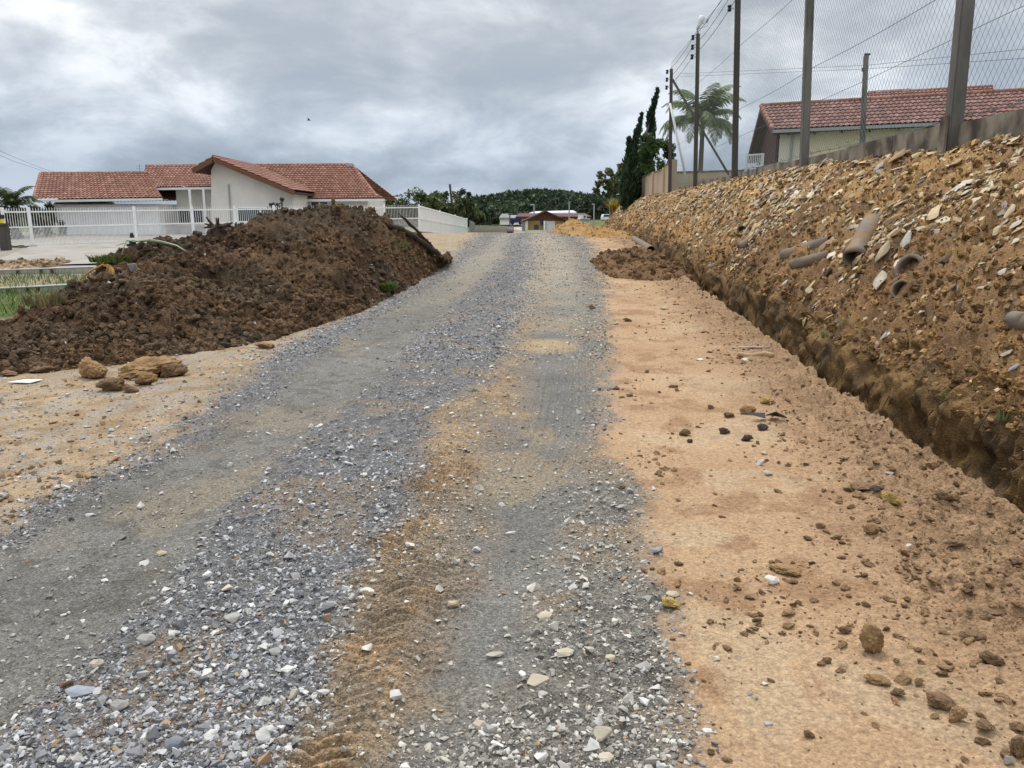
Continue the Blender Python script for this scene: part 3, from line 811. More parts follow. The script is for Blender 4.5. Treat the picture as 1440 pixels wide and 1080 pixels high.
# ------------------------------------------------------------------ the white house at the left
GZ = .35
def house_left():
    t = thing('bungalow', 'white bungalow with red tiled roofs and a projecting gable behind the white fence', 'house', (-17, 48, GZ))
    YG, YM, YR, YB = 48.0, 50.0, 51.5, 58.0
    gx0, gz1 = XZ(74, 287, YG); gx1, _ = XZ(229, 287, YG)
    mx1, mz1 = XZ(300, 266, YM)
    rx0, rz1 = XZ(398, 281, YR); rx1, _ = XZ(519, 281, YR)
    # body walls: garage wing, middle, right wing
    b = MB()
    b.box((gx0, YG, 0), (gx1, YB, gz1)); prt(b, 'garage_wall', M_PLASTER_S, t)
    b = MB(); b.box((gx1 + .003, YM, 0), (mx1, YB, mz1)); b.box((mx1, YR - .6, 0), (rx1, YB, rz1)); prt(b, 'wall', M_PLASTER, t)
    # projecting gable wall
    YP = 47.0
    pts = [(297, 380), (297, 239), (303, 228), (412, 270), (412, 380)]
    poly = [P(a, c, YP) for a, c in pts]
    b = MB(); b.slab(poly, (0, 4.6, 0)); prt(b, 'gable_wall', M_PLASTER, t)
    # its roof: two slopes over the gable, deep fascia boards
    ap = P(299, 221, YP - .7); lo = P(414, 268.5, YP - .7); le = P(270, 237.5, YP - .7)
    b = MB(); th = Vector((0, 0, -.20))
    for q in (lo, le):
        b.bar(Vector(ap) + Vector((0, 0, -.13)), Vector(q) + Vector((0, 0, -.13)), .05, .26)
    prt(b, 'fascia', M_WOODR, t)
    b = MB()
    for q in (lo, le):
        a_ = Vector(ap) + Vector((0, .04, -.06)); q_ = Vector(q) + Vector((0, .04, -.06))
        b.slab([a_, q_, q_ + Vector((0, 7.5, 0)), a_ + Vector((0, 7.5, 0))], (0, 0, -.14))
    prt(b, 'soffit', M_WOODD, t)
    rp = []
    a_ = ap + np.array([0, 0, .02]); o7 = np.array([0, 7.5, 0])
    roof_mesh(rp, lo + [0, 0, .02], lo + o7 + [0, 0, .02], a_, a_ + o7, seed=3)
    roof_mesh(rp, le + o7 + [0, 0, .02], le + [0, 0, .02], a_ + o7, a_, seed=4)
    roof_obj('gable_roof', rp, t)
    # three main slopes facing the street, plain back slopes
    rp = []
    e1, e2, r1, r2 = P(47, 281.5, YG - .7), P(229, 278.5, YG - .7), P(57, 244, YG + 3.6), P(206, 243, YG + 3.6)
    roof_mesh(rp, e1, e2, r1, r2, seed=1)
    bk = np.array([0, 4.3, -1.75])
    roof_mesh(rp, e2 + [0, 8.6, 0], e1 + [0, 8.6, 0], r2, r1, seed=11)
    roof_obj('garage_roof', rp, t)
    rp = []
    e3, e4, r3, r4 = P(197, 264.5, YM - .7), P(299, 263, YM - .7), P(205, 233.5, YM + 3.6), P(345, 232.5, YM + 3.6)
    roof_mesh(rp, e3, e4, r3, r4, seed=2)
    roof_mesh(rp, e4 + [0, 8.6, 0], e3 + [0, 8.6, 0], r4, r3, seed=12)
    e5, e6, r5, r6 = P(396, 280.5, YR - 1.2), P(531, 279, YR - 1.2), P(325, 232.5, YR + 3.6), P(495, 231.5, YR + 3.6)
    roof_mesh(rp, e5, e6, r5, r6, seed=5)
    roof_mesh(rp, e6 + [0, 9.6, 0], e5 + [0, 9.6, 0], r6, r5, seed=13)
    e7 = P(541, 279.5, YR - 1.2); r7 = P(510, 262, YR + .8)
    roof_mesh(rp, e6 + [-.02, 0, .01], e7, P(509, 262, YR + .6), P(513, 262.5, YR + .6), seed=6)
    roof_obj('main_roof', rp, t)
    for p, q in ((r1, r2), (r3, r4), (r5, r6), (r6, e6 + [0, 0, .05]), (r1, e1 + [0, 0, .05]), (ap + [0, .1, .05], ap + o7)):
        b = MB(); ridge_cap(b, p, q); prt(b, 'ridge_tiles', M_TILE, t, True)
    for p, q in ((e1, e2), (e3, e4), (e5, e7)):
        b = MB(); b.bar(Vector(p) + Vector((0, -.07, -.07)), Vector(q) + Vector((0, -.07, -.07)), .13, .14); prt(b, 'gutter', M_WHITE2, t)
    # boxed eaves behind the gutters
    for p, q, yy in ((e1, e2, YG), (e3, e4, YM), (e5, e7, YR - .6)):
        b = MB(); b.slab([Vector(p) + Vector((.05, .03, -.12)), Vector(q) + Vector((-.05, .03, -.12)), Vector((q[0], yy - .003, q[2] - .10)), Vector((p[0], yy - .003, p[2] - .10))], (0, 0, .05)); prt(b, 'eaves', M_WOODG, t)
    # end walls under the roof ends
    b = MB()
    b.slab([(gx0 + .01, YG + .02, gz1), (gx0 + .01, YG + 7.6, gz1), (gx0 + .01, YG + 3.6, r1[2] - .12)], (.12, 0, 0))
    prt(b, 'end_gable', M_PLASTER, t)
    # garage door
    dx0, dz1 = XZ(87, 291, YG - .05); dx1, _ = XZ(222, 291, YG - .05)
    b = MB(); n = 30
    for i in range(n):
        xa = dx0 + (dx1 - dx0) * i / n; b.box((xa + .006, YG - .06, GZ), (xa + (dx1 - dx0) / n - .006, YG - .004, dz1))
    b.box((dx0, YG - .03, GZ), (dx1, YG - .003, dz1 - .01))
    d = prt(b, 'garage_door', M_WHITE, t)
    b = MB(); b.box((dx0 - .12, YG - .08, GZ), (dx0 - .004, YG - .002, dz1 + .1)); b.box((dx1 + .004, YG - .08, GZ), (dx1 + .12, YG - .002, dz1 + .1)); b.box((dx0 - .004, YG - .08, dz1 + .004), (dx1 + .004, YG - .002, dz1 + .1))
    sub(b, 'door_frame', M_WHITE2, d, t)
    b = MB(); hx, hz = XZ(192, 316, YG - .1); b.box((hx, YG - .12, hz - .1), (hx + .05, YG - .07, hz + .1)); sub(b, 'handle', M_BLACK, d, t)
    # windows
    for (xa, xb, ya, yb, yy) in ((250, 288, 295, 315, YM), (334, 399, 292, 312, YP), (437, 462, 283, 292, YR - .6)):
        x0, z1 = XZ(xa, ya, yy); x1, zz = XZ(xb, yb, yy)
        f = MB()
        for (p, q) in (((x0, zz), (x1, zz)), ((x0, z1), (x1, z1)), ((x0, zz), (x0, z1)), ((x1, zz), (x1, z1)), (((x0 + x1) / 2, zz), ((x0 + x1) / 2, z1))):
            f.bar((p[0], yy - .05, p[1]), (q[0], yy - .05, q[1]), .09, .08, up=(0, 1, 0))
        fr = prt(f, 'window', M_WHITE, t)
        g_ = MB(); g_.box((x0, yy - .03, zz), (x1, yy - .004, z1)); sub(g_, 'pane', M_GLASS, fr, t)
        g_ = MB(); g_.box((x0 - .12, yy - .14, zz - .14), (x1 + .12, yy - .004, zz - .05)); sub(g_, 'sill', M_WHITE2, fr, t)
    for px in (266.5, 286):
        x0, z1 = XZ(px, 264, YM - .8); b = MB(); b.box((x0 - .07, YM - .87, GZ - .1), (x0 + .07, YM - .73, z1 - .1)); prt(b, 'porch_post', M_WHITE, t)
    b = MB(); x0, z1 = XZ(321, 259, YP - .06); b.tube([(x0, YP - .06, GZ), (x0, YP - .06, z1)], .045, 6); prt(b, 'downpipe', M_STEEL, t)
    b = MB(); q = P(197, 243, YG + 3.6); b.tube([q, q + [0, 0, .55]], .02, 5)
    for k in (.25, .42): b.tube([q + [-.25, 0, k], q + [.25, 0, k]], .015, 4)
    prt(b, 'antenna', M_STEEL, t)
    # satellite dish on the ridge end
    c = P(494, 236, YR + 3.2)
    s_ = thing('satellite_dish', 'round grey satellite dish on the right end of the bungalow roof ridge', 'satellite dish', c - [0, 0, .5])
    b = MB(); n = 20; rr = .30; ax = Vector((.35, -.9, .25)).normalized(); u = ax.orthogonal().normalized(); v = ax.cross(u)
    rings = [(0, -.07), (.5, -.05), (1, .03), (1.0, .045), (.5, -.03), (.05, -.05)]
    vs = []; fs = []
    for (r_, d_) in rings:
        for k in range(n):
            th_ = 2 * math.pi * k / n
            vs.append(Vector(c) + (u * math.cos(th_) + v * math.sin(th_)) * max(r_, .02) * rr + ax * d_)
    for i in range(len(rings) - 1):
        for k in range(n): fs.append((i * n + k, i * n + (k + 1) % n, (i + 1) * n + (k + 1) % n, (i + 1) * n + k))
    b.add(vs, fs); prt(b, 'reflector', M_STEEL, s_, True)
    b = MB(); b.tube([c - [0, 0, .55], c - [0, -.06, .05]], .03, 6); prt(b, 'mast', M_STEEL, s_)
    b = MB(); b.tube([Vector(c) - v * .28, Vector(c) + ax * .3], .012, 5); b.tube([Vector(c) + ax * .26, Vector(c) + ax * .34], .035, 6); prt(b, 'receiver_arm', M_STEEL, s_)
house_left()

# ------------------------------------------------------------------ white picket fence in front of it, turning the corner up the road
FA = P(3, 330, 36.0)[:2]; FB = P(590, 330, 51.0)[:2]; FCc = P(657, 330, 80.0)[:2]
def on_line(A, B, px):
    lo, hi = 0.0, 1.0
    f = lambda s: proj(A[0] + (B[0] - A[0]) * s, A[1] + (B[1] - A[1]) * s, 1.4)[0] - px
    for _ in range(50):
        m = (lo + hi) / 2
        if f(m) * f(0.0) <= 0: hi = m
        else: lo = m
    s = (lo + hi) / 2
    return np.array([A[0] + (B[0] - A[0]) * s, A[1] + (B[1] - A[1]) * s])
def fence_z(p):
    s = np.clip((p[1] - 36) / 15, 0, 1)
    if p[1] <= 51.01: return .24 + .42 * s, 1.93 + .38 * s
    k = (p[1] - 51) / 29
    return .66 - .95 * k, 2.31 - .92 * k
def picket_fence():
    t = thing('picket_fence', 'white metal picket fence with sliding gate in front of the bungalow', 'fence', (FA[0], FA[1], .24))
    posts = [on_line(FA, FB, p) for p in (5, 42, 190, 271, 331, 386, 470, 541)] + [FB] + [FB + (FCc - FB) * k for k in (.33, .66, 1.0)]
    for i, p in enumerate(posts):
        zb, zt = fence_z(p); b = MB(); b.box((p[0] - .05, p[1] - .05, zb - .3), (p[0] + .05, p[1] + .05, zt + .10))
        prt(b, 'post', M_WHITE, t)
    for i in range(len(posts) - 1):
        A, B = posts[i], posts[i + 1]; L_ = np.linalg.norm(B - A); d = (B - A) / L_
        A = A + d * .07; B = B - d * .07
        (za, ta), (zb, tb) = fence_z(A), fence_z(B)
        side = i >= 8
        b = MB(); n = int(L_ / (.085 if side else .115)); wd = .04 if side else .015
        for k in range(n + 1):
            q = A + (B - A) * k / n; z_b, z_t = fence_z(q)
            b.box((q[0] - wd / 2, q[1] - wd / 2, z_b + .05), (q[0] + wd / 2, q[1] + wd / 2, z_t + (.02 if side else .06)))
            if not side and k < n:
                q2 = A + (B - A) * (k + .5) / n; b.box((q2[0] - wd / 2, q2[1] - wd / 2, z_b + .05), (q2[0] + wd / 2, q2[1] + wd / 2, z_b + .82))
        g = prt(b, 'gate_panel' if i == 1 else 'picket_panel', M_WHITE, t)
        off = np.array([d[1], -d[0]]) * .03
        for fr in (.03, .52, .93) if not side else (.03, .5, .97):
            b = MB(); b.bar((*(A + off), za + (ta - za) * fr), (*(B + off), zb + (tb - zb) * fr), .04, .065); sub(b, 'rail', M_WHITE, g, t)
    return t
picket_fence()
# low wall below the fence that runs up the road
b = MB()
d_ = (FCc - FB) / np.linalg.norm(FCc - FB); nn_ = np.array([d_[1], -d_[0]]) * .09
for k in range(6):
    A = FB + (FCc - FB) * k / 6; B = FB + (FCc - FB) * (k + .995) / 6
    za, zb = fence_z(A)[0] - .01, fence_z(B)[0] - .01
    b.slab([(*(A - nn_), za), (*(A + nn_), za), (*(B + nn_), zb), (*(B - nn_), zb)], (0, 0, -.7))
A = on_line(FA, FB, 471); B = FB
zA, zB = fence_z(A)[0] - .3, fence_z(B)[0] - .01
b.slab([(A[0], A[1] - .09, zA + .29), (B[0] - .1, B[1] - .09, zB), (B[0] - .1, B[1] + .09, zB), (A[0], A[1] + .09, zA + .29)], (0, 0, -.7))
tag(b.build('low_wall', M_CONC, bevel=.01), 'low grey concrete wall under the white fence that runs up the road', 'wall')

# driveway apron at the gate
b = MB()
q0, q1 = on_line(FA, FB, 44), on_line(FA, FB, 196)
fl_ = ground_hit(-40, 378, z0); fr_ = ground_hit(150, 372, z0)
vs = []; fs = []; n = 12; m = 10
for j in range(m + 1):
    for i in range(n + 1):
        s, r_ = i / n, j / m
        p = (q0 * (1 - s) + q1 * s) * (1 - r_) + (fl_[:2] * (1 - s) + fr_[:2] * s) * r_
        vs.append((p[0], p[1], float(z0(p[0], p[1])) * 1.0 + .05 + .01 * math.sin(i * 3 + j * 2)))
for j in range(m):
    for i in range(n): fs.append((j * (n + 1) + i, j * (n + 1) + i + 1, (j + 1) * (n + 1) + i + 1, (j + 1) * (n + 1) + i))
b.add(vs, fs)
tag(b.build('driveway', M_SLABC), kind='structure')
# mossy old wall at the left of the gate with its posts
b = MB(); A = P(-30, 350, 35.4); B = P(50, 350, 35.4)
b.box((A[0], 35.2, -.2), (B[0], 35.6, .32))
for px in (-20, 14, 30): x0 = XZ(px, 350, 35.1)[0]; b.box((x0 - .1, 35.0, -.2), (x0 + .1, 35.195, .36))
tag(b.build('block_wall', M_CONC, bevel=.015), 'low mossy block wall left of the sliding gate', 'wall')
b = MB(); x0, z1 = XZ(6, 324, 33.5); b.box((x0 - .16, 33.3, -.2), (x0 + .16, 33.62, z1 + .2)); b.box((x0 - .2, 33.26, z1 + .203), (x0 + .2, 33.66, z1 + .3))
tag(b.build('gate_pillar', M_POSTD, bevel=.02), 'short dark concrete pillar at the far left edge beside the fence', 'pillar')
tg = thing('letter_box', 'yellow and black box on a post at the far left edge', 'letter box', (*XZ(1, 318, 34.6)[:1], 34.6, .2))
x0, z1 = XZ(0, 311, 34.6)
b = MB(); b.box((x0 - .35, 34.5, z1 - .10), (x0 + .10, 34.75, z1 + .10)); prt(b, 'box_body', M_YELLOW, tg, bevel=.02)
b = MB(); b.box((x0 - .38, 34.46, z1 + .103), (x0 + .12, 34.79, z1 + .28)); prt(b, 'box_lid', M_BLACK, tg, bevel=.02)
b = MB(); b.box((x0 - .05, 34.6, 0), (x0 + .03, 34.68, z1 - .103)); prt(b, 'stand', M_POST, tg)

# board edging round the plot, on stakes
def board(name, p, q, Y0, Y1, label, hgt):
    t = thing(name, label, 'board', P(p[0], p[1], Y0))
    a = P(p[0], p[1], Y0); c = P(q[0], q[1], Y1)
    b = MB(); b.bar(a, c, .05, hgt); prt(b, 'plank', M_WOODG, t, bevel=.004)
    b = MB(); b.bar(Vector(a) + Vector((0, 0, hgt / 2 + .013)), Vector(c) + Vector((0, 0, hgt / 2 + .013)), .10, .022); prt(b, 'top_strip', M_WHITE2, t)
    for k in (.12, .45, .62, .7):
        s = Vector(a).lerp(Vector(c), k) + Vector((0, -.055, 0)); g = float(z0(s[0], s[1]))
        b = MB(); b.box((s[0] - .03, s[1] - .025, g - .1), (s[0] + .03, s[1] + .025, s[2] + hgt / 2 - .02)); prt(b, 'stake', M_STICK, t)
board('edging_board', (-60, 388), (132, 381), 21.5, 21.8, 'long weathered edging board on stakes beyond the grass plot', .22)
board('edging_board', (-60, 414), (104, 405), 16.2, 16.6, 'nearer weathered edging board on stakes at the front of the grass plot', .14)
# ------------------------------------------------------------------ the dark soil heap at the left
def soil_heap():
    FR = [(-200, 560), (-90, 540), (0, 526), (80, 521), (160, 513), (240, 501), (320, 490), (390, 475), (450, 458), (510, 438), (560, 412), (600, 390), (622, 374), (633, 362)]
    CR = [(-200, 548, 8.2), (-80, 500, 9.3), (20, 446, 10.3), (100, 400, 11.3), (165, 358, 12.0), (225, 334, 12.6), (290, 327, 13.4), (360, 304, 14.2), (430, 294, 15.2),
          (490, 287, 16.2), (535, 294, 17.2), (575, 319, 18.2), (610, 349, 19.2), (633, 361, 20.0)]
    F_ = np.array([ground_hit(a, c, z0) for a, c in FR]); C_ = np.array([P(*q) for q in CR])
    ax = (C_[-1] - C_[1])[:2]; ax /= np.linalg.norm(ax); back = np.array([-ax[1], ax[0]])
    if back[1] < 0: back = -back
    n_u, n_v = 560, 330
    s = np.linspace(0, len(FR) - 1, n_u)
    def itp(A):
        q = np.stack([np.interp(s, np.arange(len(A)), A[:, k]) for k in range(A.shape[1])], -1)
        ker = np.ones(25) / 25
        pad = np.pad(q, ((12, 12), (0, 0)), 'edge')
        return np.stack([np.convolve(pad[:, k], ker, 'valid') for k in range(A.shape[1])], -1)
    Fi, Ci = itp(F_), itp(C_)
    B_ = Ci.copy(); hgt = np.maximum(Ci[:, 2] - z0(Ci[:, 0], Ci[:, 1]), .05)
    B_[:, :2] += back[None] * (0.7 + 1.45 * hgt)[:, None]; B_[:, 2] = z0(B_[:, 0], B_[:, 1])
    v = np.linspace(-.07, 1.0, n_v)
    vf = np.clip(v / .66, -1, 1); vb = np.clip((v - .66) / .34, 0, 1)
    xy = Fi[:, None, :2] * (1 - np.clip(vf, -1, 1))[None, :, None] + Ci[:, None, :2] * vf[None, :, None]
    xy = xy + (B_ - Ci)[:, None, :2] * vb[None, :, None]
    g = z0(xy[..., 0], xy[..., 1])
    e = np.clip(vf, 0, 1)
    prof = .6 * e + .4 * (1 - (1 - e) ** 2.0)
    hh = (Ci[:, 2] - g[:, np.argmin(abs(v - .66))])[:, None]
    z = np.where(v[None] <= .66, g + hh * prof[None], g + np.clip(hh, 0, 9) * (1 - vb * vb * (3 - 2 * vb))[None])
    x, y = xy[..., 0], xy[..., 1]
    env = np.clip(sst(-.02, .12, v)[None] * sst(1.0, .9, v)[None] * np.ones_like(x), 0, 1)
    wA, rA = worley(x * 1.9, y * 1.9, 21); wB, rB = worley(x * 5 + z, y * 5, 22); wC, rC = worley(x * 13 + z * 3, y * 13 + z * 2, 23)
    d = .24 * np.clip(1 - wA * 1.15, 0, 1) * (rA - .4) + .07 * np.clip(1 - wB * 1.3, 0, 1) * (rB > .45) + .05 * np.clip(1 - wC * 1.4, 0, 1) * (rC > .35) + .10 * fbm(x * 7 + z * 5, y * 7, 153, 5, .65)
    d = d - .15 + .22 * fbm(x * 1.1, y * 1.1 + z * .7, 151, 6, .55)
    q = 40 * (x + y)
    nx = vn2(x * 4 + z * 3, y * 4, 155) * .10; ny = vn2(x * 4 + 9, y * 4 + z * 3, 156) * .10
    z = np.where(v[None] < 0, g - .15, z + d * env)
    x = x + nx * env; y = y + ny * env
    n = lambda f, sd, o=4: np.clip(.5 + fbm(x * f, y * f + z * f, sd, o) * .9, 0, 1)[..., None]
    mixc = lambda a, c, t: np.array(a) * (1 - t) + np.array(c) * t
    c = mixc((.092, .058, .035), (.178, .112, .067), n(1.6, 161))
    c = mixc(c, (.055, .036, .024), sst(.5, .75, n(4, 162)) * .7)
    uu = (np.arange(n_u) / n_u)[:, None, None]
    c = mixc(c, (.19, .12, .068), sst(.52, .72, n(.9, 163)) * .7)
    c = mixc(c, (.13, .10, .07), sst(.55, .7, n(1.3, 166)) * .6)
    c = mixc(c, (.17, .125, .065), sst(.55, .9, uu) * sst(.45, .65, n(1.7, 164)) * .6)
    ids = np.arange(n_u * n_v).reshape(n_u, n_v)
    f = np.stack([ids[:-1, :-1], ids[1:, :-1], ids[1:, 1:], ids[:-1, 1:]], -1).reshape(-1, 4)
    VV = np.stack([x, y, z], -1)
    c0 = np.array([-4.5, 14, 0.1])
    t = thing('soil_heap', 'large heap of dark brown cloddy soil beside the gravel road', 'dirt pile', c0)
    o = npmesh('heap_surface', VV.reshape(-1, 3) - c0, f, M_CLOD, c.reshape(-1, 3), True, t)
    # loose clods on it
    k = 52000
    iu = (RNG.uniform(0, 1, k) ** .85 * (n_u - 3) + 1).astype(int); iv = (RNG.uniform(.03, .80, k) * n_v).astype(int)
    kk = RNG.uniform(0, 1, k) < .34 + .66 * sst(-.12, .2, fbm(VV[iu, iv][:, 0] * .9, VV[iu, iv][:, 1] * .9 + VV[iu, iv][:, 2], 157, 3))
    iu, iv = iu[kk], iv[kk]; k = len(iu)
    pos = VV[iu, iv]
    nn = np.cross(VV[np.clip(iu + 2, 0, n_u - 1), iv] - VV[np.clip(iu - 2, 0, n_u - 1), iv], VV[iu, np.clip(iv + 2, 0, n_v - 1)] - VV[iu, np.clip(iv - 2, 0, n_v - 1)])
    nn /= np.linalg.norm(nn, axis=1)[:, None] + 1e-9; nn = np.where(nn[:, 2:3] < 0, -nn, nn)
    sz = .015 * (10 ** (RNG.uniform(0, 1, k) ** 3.2))
    cc = c.reshape(n_u, n_v, 3)[iu, iv] * RNG.uniform(.7, 1.35, (k, 1))
    scatter('loose_clods', CLODS, pos - c0, nn, sz, cc, M_CLOD, t, 'stuff', tilt=.8, smooth=False, sink=.3)
    k2 = 260
    pick = RNG.integers(0, k, k2)
    cc = np.array([[.5, .47, .42], [.42, .30, .2], [.36, .36, .38], [.6, .58, .55], [.45, .2, .12]])[RNG.integers(0, 5, k2)]
    scatter('loose_chips', STONES, pos[pick] + [0, 0, .02] - c0, nn[pick], RNG.uniform(.025, .075, k2), cc, M_STONE, t, 'stuff', tilt=.8, sink=.2)
    # grey-brown dry roots
    b = MB()
    for _ in range(70):
        i = R.randrange(k); p = Vector(pos[i]); a = R.uniform(0, 6.28); L_ = R.uniform(.12, .45)
        pts = [p + Vector((math.cos(a) * L_ * q, math.sin(a) * L_ * q, .05 * math.sin(q * 3) + .02 + R.uniform(-.02, .04))) for q in (0, .33, .66, 1)]
        b.tube(pts, [.006, .007, .005, .003], 5)
    r_ = prt(b, 'dry_roots', M_STICK, t); tag(r_, kind='stuff')
    return VV
HEAP = soil_heap()
def on_heap(px, py):
    q = HEAP.reshape(-1, 3); a, c = proj(q[:, 0], q[:, 1], q[:, 2])
    d = (a - px) ** 2 + (c - py) ** 2
    m = d < 20
    if not m.any(): return q[np.argmin(d)].copy()
    ii = np.where(m)[0]
    return q[ii[np.argmin(q[ii, 1])]].copy()

# things lying on the heap
def stick(name, label, cat, pts, r, m=M_STICK, n=7):
    b = MB(); pts = [Vector([float(k) for k in p]) for p in pts]
    P2 = []; rs = []
    for i in range(len(pts) - 1):
        for k in range(4):
            P2.append(pts[i].lerp(pts[i + 1], k / 4) + Vector((R.uniform(-1, 1), R.uniform(-1, 1), R.uniform(-1, 1))) * r * .35); rs.append(r * R.uniform(.8, 1.1))
    P2.append(pts[-1]); rs.append(r * .6)
    b.tube(P2, rs, n)
    return tag(b.build(name, m, smooth=True, origin=P2[0]), label, cat)
h1 = on_heap(609, 347)
stick('wooden_pole', 'thin dark pole sticking up over the right end of the soil heap', 'pole', [h1 + [.05, 0, 0], P(590, 328, h1[1] - .45), P(563, 303, h1[1] - .8)], .038)
stick('fallen_log', 'thick dark rotten log lying down the right flank of the soil heap', 'log', [on_heap(548, 316) + [0, -.08, .05], on_heap(575, 330) + [0, -.15, .13], on_heap(600, 347) + [0, -.15, .12], on_heap(622, 364) + [0, -.12, .07]], .068)
b = MB()
c = on_heap(306, 322)
for i in range(9):
    a = R.uniform(0, 6.28); l = R.uniform(.15, .4)
    b.tube([c, c + np.array([math.cos(a) * l * .4, math.sin(a) * l * .3, .10]), c + np.array([math.cos(a) * l, math.sin(a) * l * .6, R.uniform(-.05, .3)])], [.05, .035, .012], 6)
vt, ft = lump(3, 71); b.add(vt * [.2, .2, .17] + c, [tuple(f) for f in ft])
tag(b.build('root_stump', M_STICK), 'dark broken root stump on the crest of the soil heap under the bungalow gable', 'stump')
# pale green strip and the little cone on the crest
pp = [(177, 362), (184, 347), (196, 341), (212, 339), (230, 342), (250, 349), (266, 357)]
b = MB(); pts = [on_heap(*q) + [0, -.05, .06] for q in pp]
pts[1] = pts[1] + [0, 0, .05]
b.tube(pts, [.007, .010, .016, .022, .022, .016, .008], 6)
tag(b.build('hose', M_HOSE, smooth=True), 'pale green strip of hose draped over the heap crest', 'hose')
c = on_heap(184.5, 343); c = c + [0, .1, 0]
t = thing('traffic_cone', 'tiny black and white cone standing on the heap crest before the gate', 'cone', c)
b = MB(); b.tube([c, c + [0, 0, .04]], [.10, .10], 4); prt(b, 'cone_base', M_BLACK, t)
b = MB(); b.tube([c + [0, 0, .041], c + [0, 0, .08]], [.06, .052], 10); prt(b, 'cone_body', M_BLACK, t)
b = MB(); b.tube([c + [0, 0, .14], c + [0, 0, .22]], [.040, .022], 10); prt(b, 'cone_tip', M_BLACK, t)
b = MB(); b.tube([c + [0, 0, .0805], c + [0, 0, .1395]], [.052, .040], 10); prt(b, 'white_band', M_WHITE, t)
# dry palm leaf
c0_ = on_heap(113, 396) + [0, -.05, .05]; c1_ = on_heap(146, 383) + [0, -.08, .12]
t = thing('dry_palm_leaf', 'tan dried palm leaf lying on the left slope of the heap', 'leaf', c0_)
b = MB(); b.tube([c0_, (c0_ + c1_) / 2 + [0, 0, .02], c1_], [.014, .016, .012], 5); prt(b, 'stem', M_STRAW, t)
b = MB()
for i in range(26):
    a = R.uniform(-.9, .5); l = R.uniform(.18, .34)
    q = c1_ + np.array([math.cos(a * 1.4) * l * .55 + .05, -.08 + R.uniform(-.06, .06), -l * .8 * (1 - .6 * abs(a)) ])
    b.tube([c1_, (c1_ + q) / 2 + [.05, 0, .05], q], [.006, .008, .003], 4)
prt(b, 'fronds', M_STRAW, t)
b = MB(); c = on_heap(187, 373); b.slab([c + [-.07, -.06, .05], c + [.06, -.09, .06], c + [.08, -.05, -.04], c + [-.03, -.05, -.06]], (0, .02, .005))
tag(b.build('paper_scrap', M_SLATE), 'pale crumpled paper scrap on the soil heap below the cone', 'scrap')

def grass_tuft(name, c, r, h, n, label, cols, cat='weed', group=None, wide=.012):
    Vs, Fs, Cs = [], [], []
    for i in range(n):
        a = R.uniform(0, 6.28); d = r * math.sqrt(R.random()); p = np.array([c[0] + math.cos(a) * d, c[1] + math.sin(a) * d, c[2] - .02])
        l = h * R.uniform(.5, 1.1); a2 = a + R.uniform(-.8, .8); le = R.uniform(.1, .9) * l
        dr = np.array([math.cos(a2), math.sin(a2), 0]); sd = np.array([-dr[1], dr[0], 0]) * wide
        q1 = p + dr * le * .35 + [0, 0, l * .6]; q2 = p + dr * le + [0, 0, l]
        o = len(Vs); Vs += [p - sd, p + sd, q1 + sd * .8, q1 - sd * .8, q2]
        Fs += [(o, o + 1, o + 2), (o, o + 2, o + 3), (o + 3, o + 2, o + 4)]
        cc = np.array(R.choice(cols)) * R.uniform(.7, 1.3); Cs += [cc] * 5
    return tag(npmesh(name, np.array(Vs), np.array(Fs), M_LEAF, np.array(Cs), False), label, cat, group)
GC = [(.09, .15, .03), (.13, .19, .05), (.07, .11, .025)]
grass_tuft('weed', on_heap(550, 404) + [0, -.1, 0], .14, .16, 260, 'small bright green weed at the right foot of the soil heap', GC)
grass_tuft('weed', on_heap(156, 362) + [0, 0, 0], .30, .11, 420, 'dark green weed patch on the crest of the heap before the driveway', GC)
grass_tuft('weed', on_heap(565, 345), .25, .12, 90, 'sparse olive weed on the right flank of the soil heap', [(.13, .13, .05)])
grass_tuft('weed', on_heap(62, 425) + [0, 0, .02], .25, .2, 120, 'thin dry weed at the left end of the soil heap', [(.2, .16, .08), (.13, .13, .05)])
# grass of the plot
Vs, Fs, Cs = [], [], []
n = 9000
gx = RNG.uniform(-17, -6.8, n); gy = RNG.uniform(11.5, 21.2, n)
k = (fbm(gx * .6, gy * .6, 171, 3) > -.2); gx, gy = gx[k], gy[k]; n = len(gx)
gz = zsurf(gx, gy); a = RNG.uniform(0, 6.28, n); l = RNG.uniform(.08, .26, n); w2_ = RNG.uniform(.006, .014, n)
dr = np.stack([np.cos(a), np.sin(a), 0 * a], -1); sdv = np.stack([-np.sin(a), np.cos(a), 0 * a], -1) * w2_[:, None]
p = np.stack([gx, gy, gz - .01], -1); tip = p + dr * (l * .5)[:, None]; tip[:, 2] += l
V_ = np.stack([p - sdv, p + sdv, tip], 1).reshape(-1, 3)
c_ = np.array(GC)[RNG.integers(0, 3, n)] * RNG.uniform(.7, 1.4, (n, 1))
tag(npmesh('grass', V_, np.arange(3 * n).reshape(-1, 3), M_LEAF, np.repeat(c_, 3, 0), False), kind='stuff')

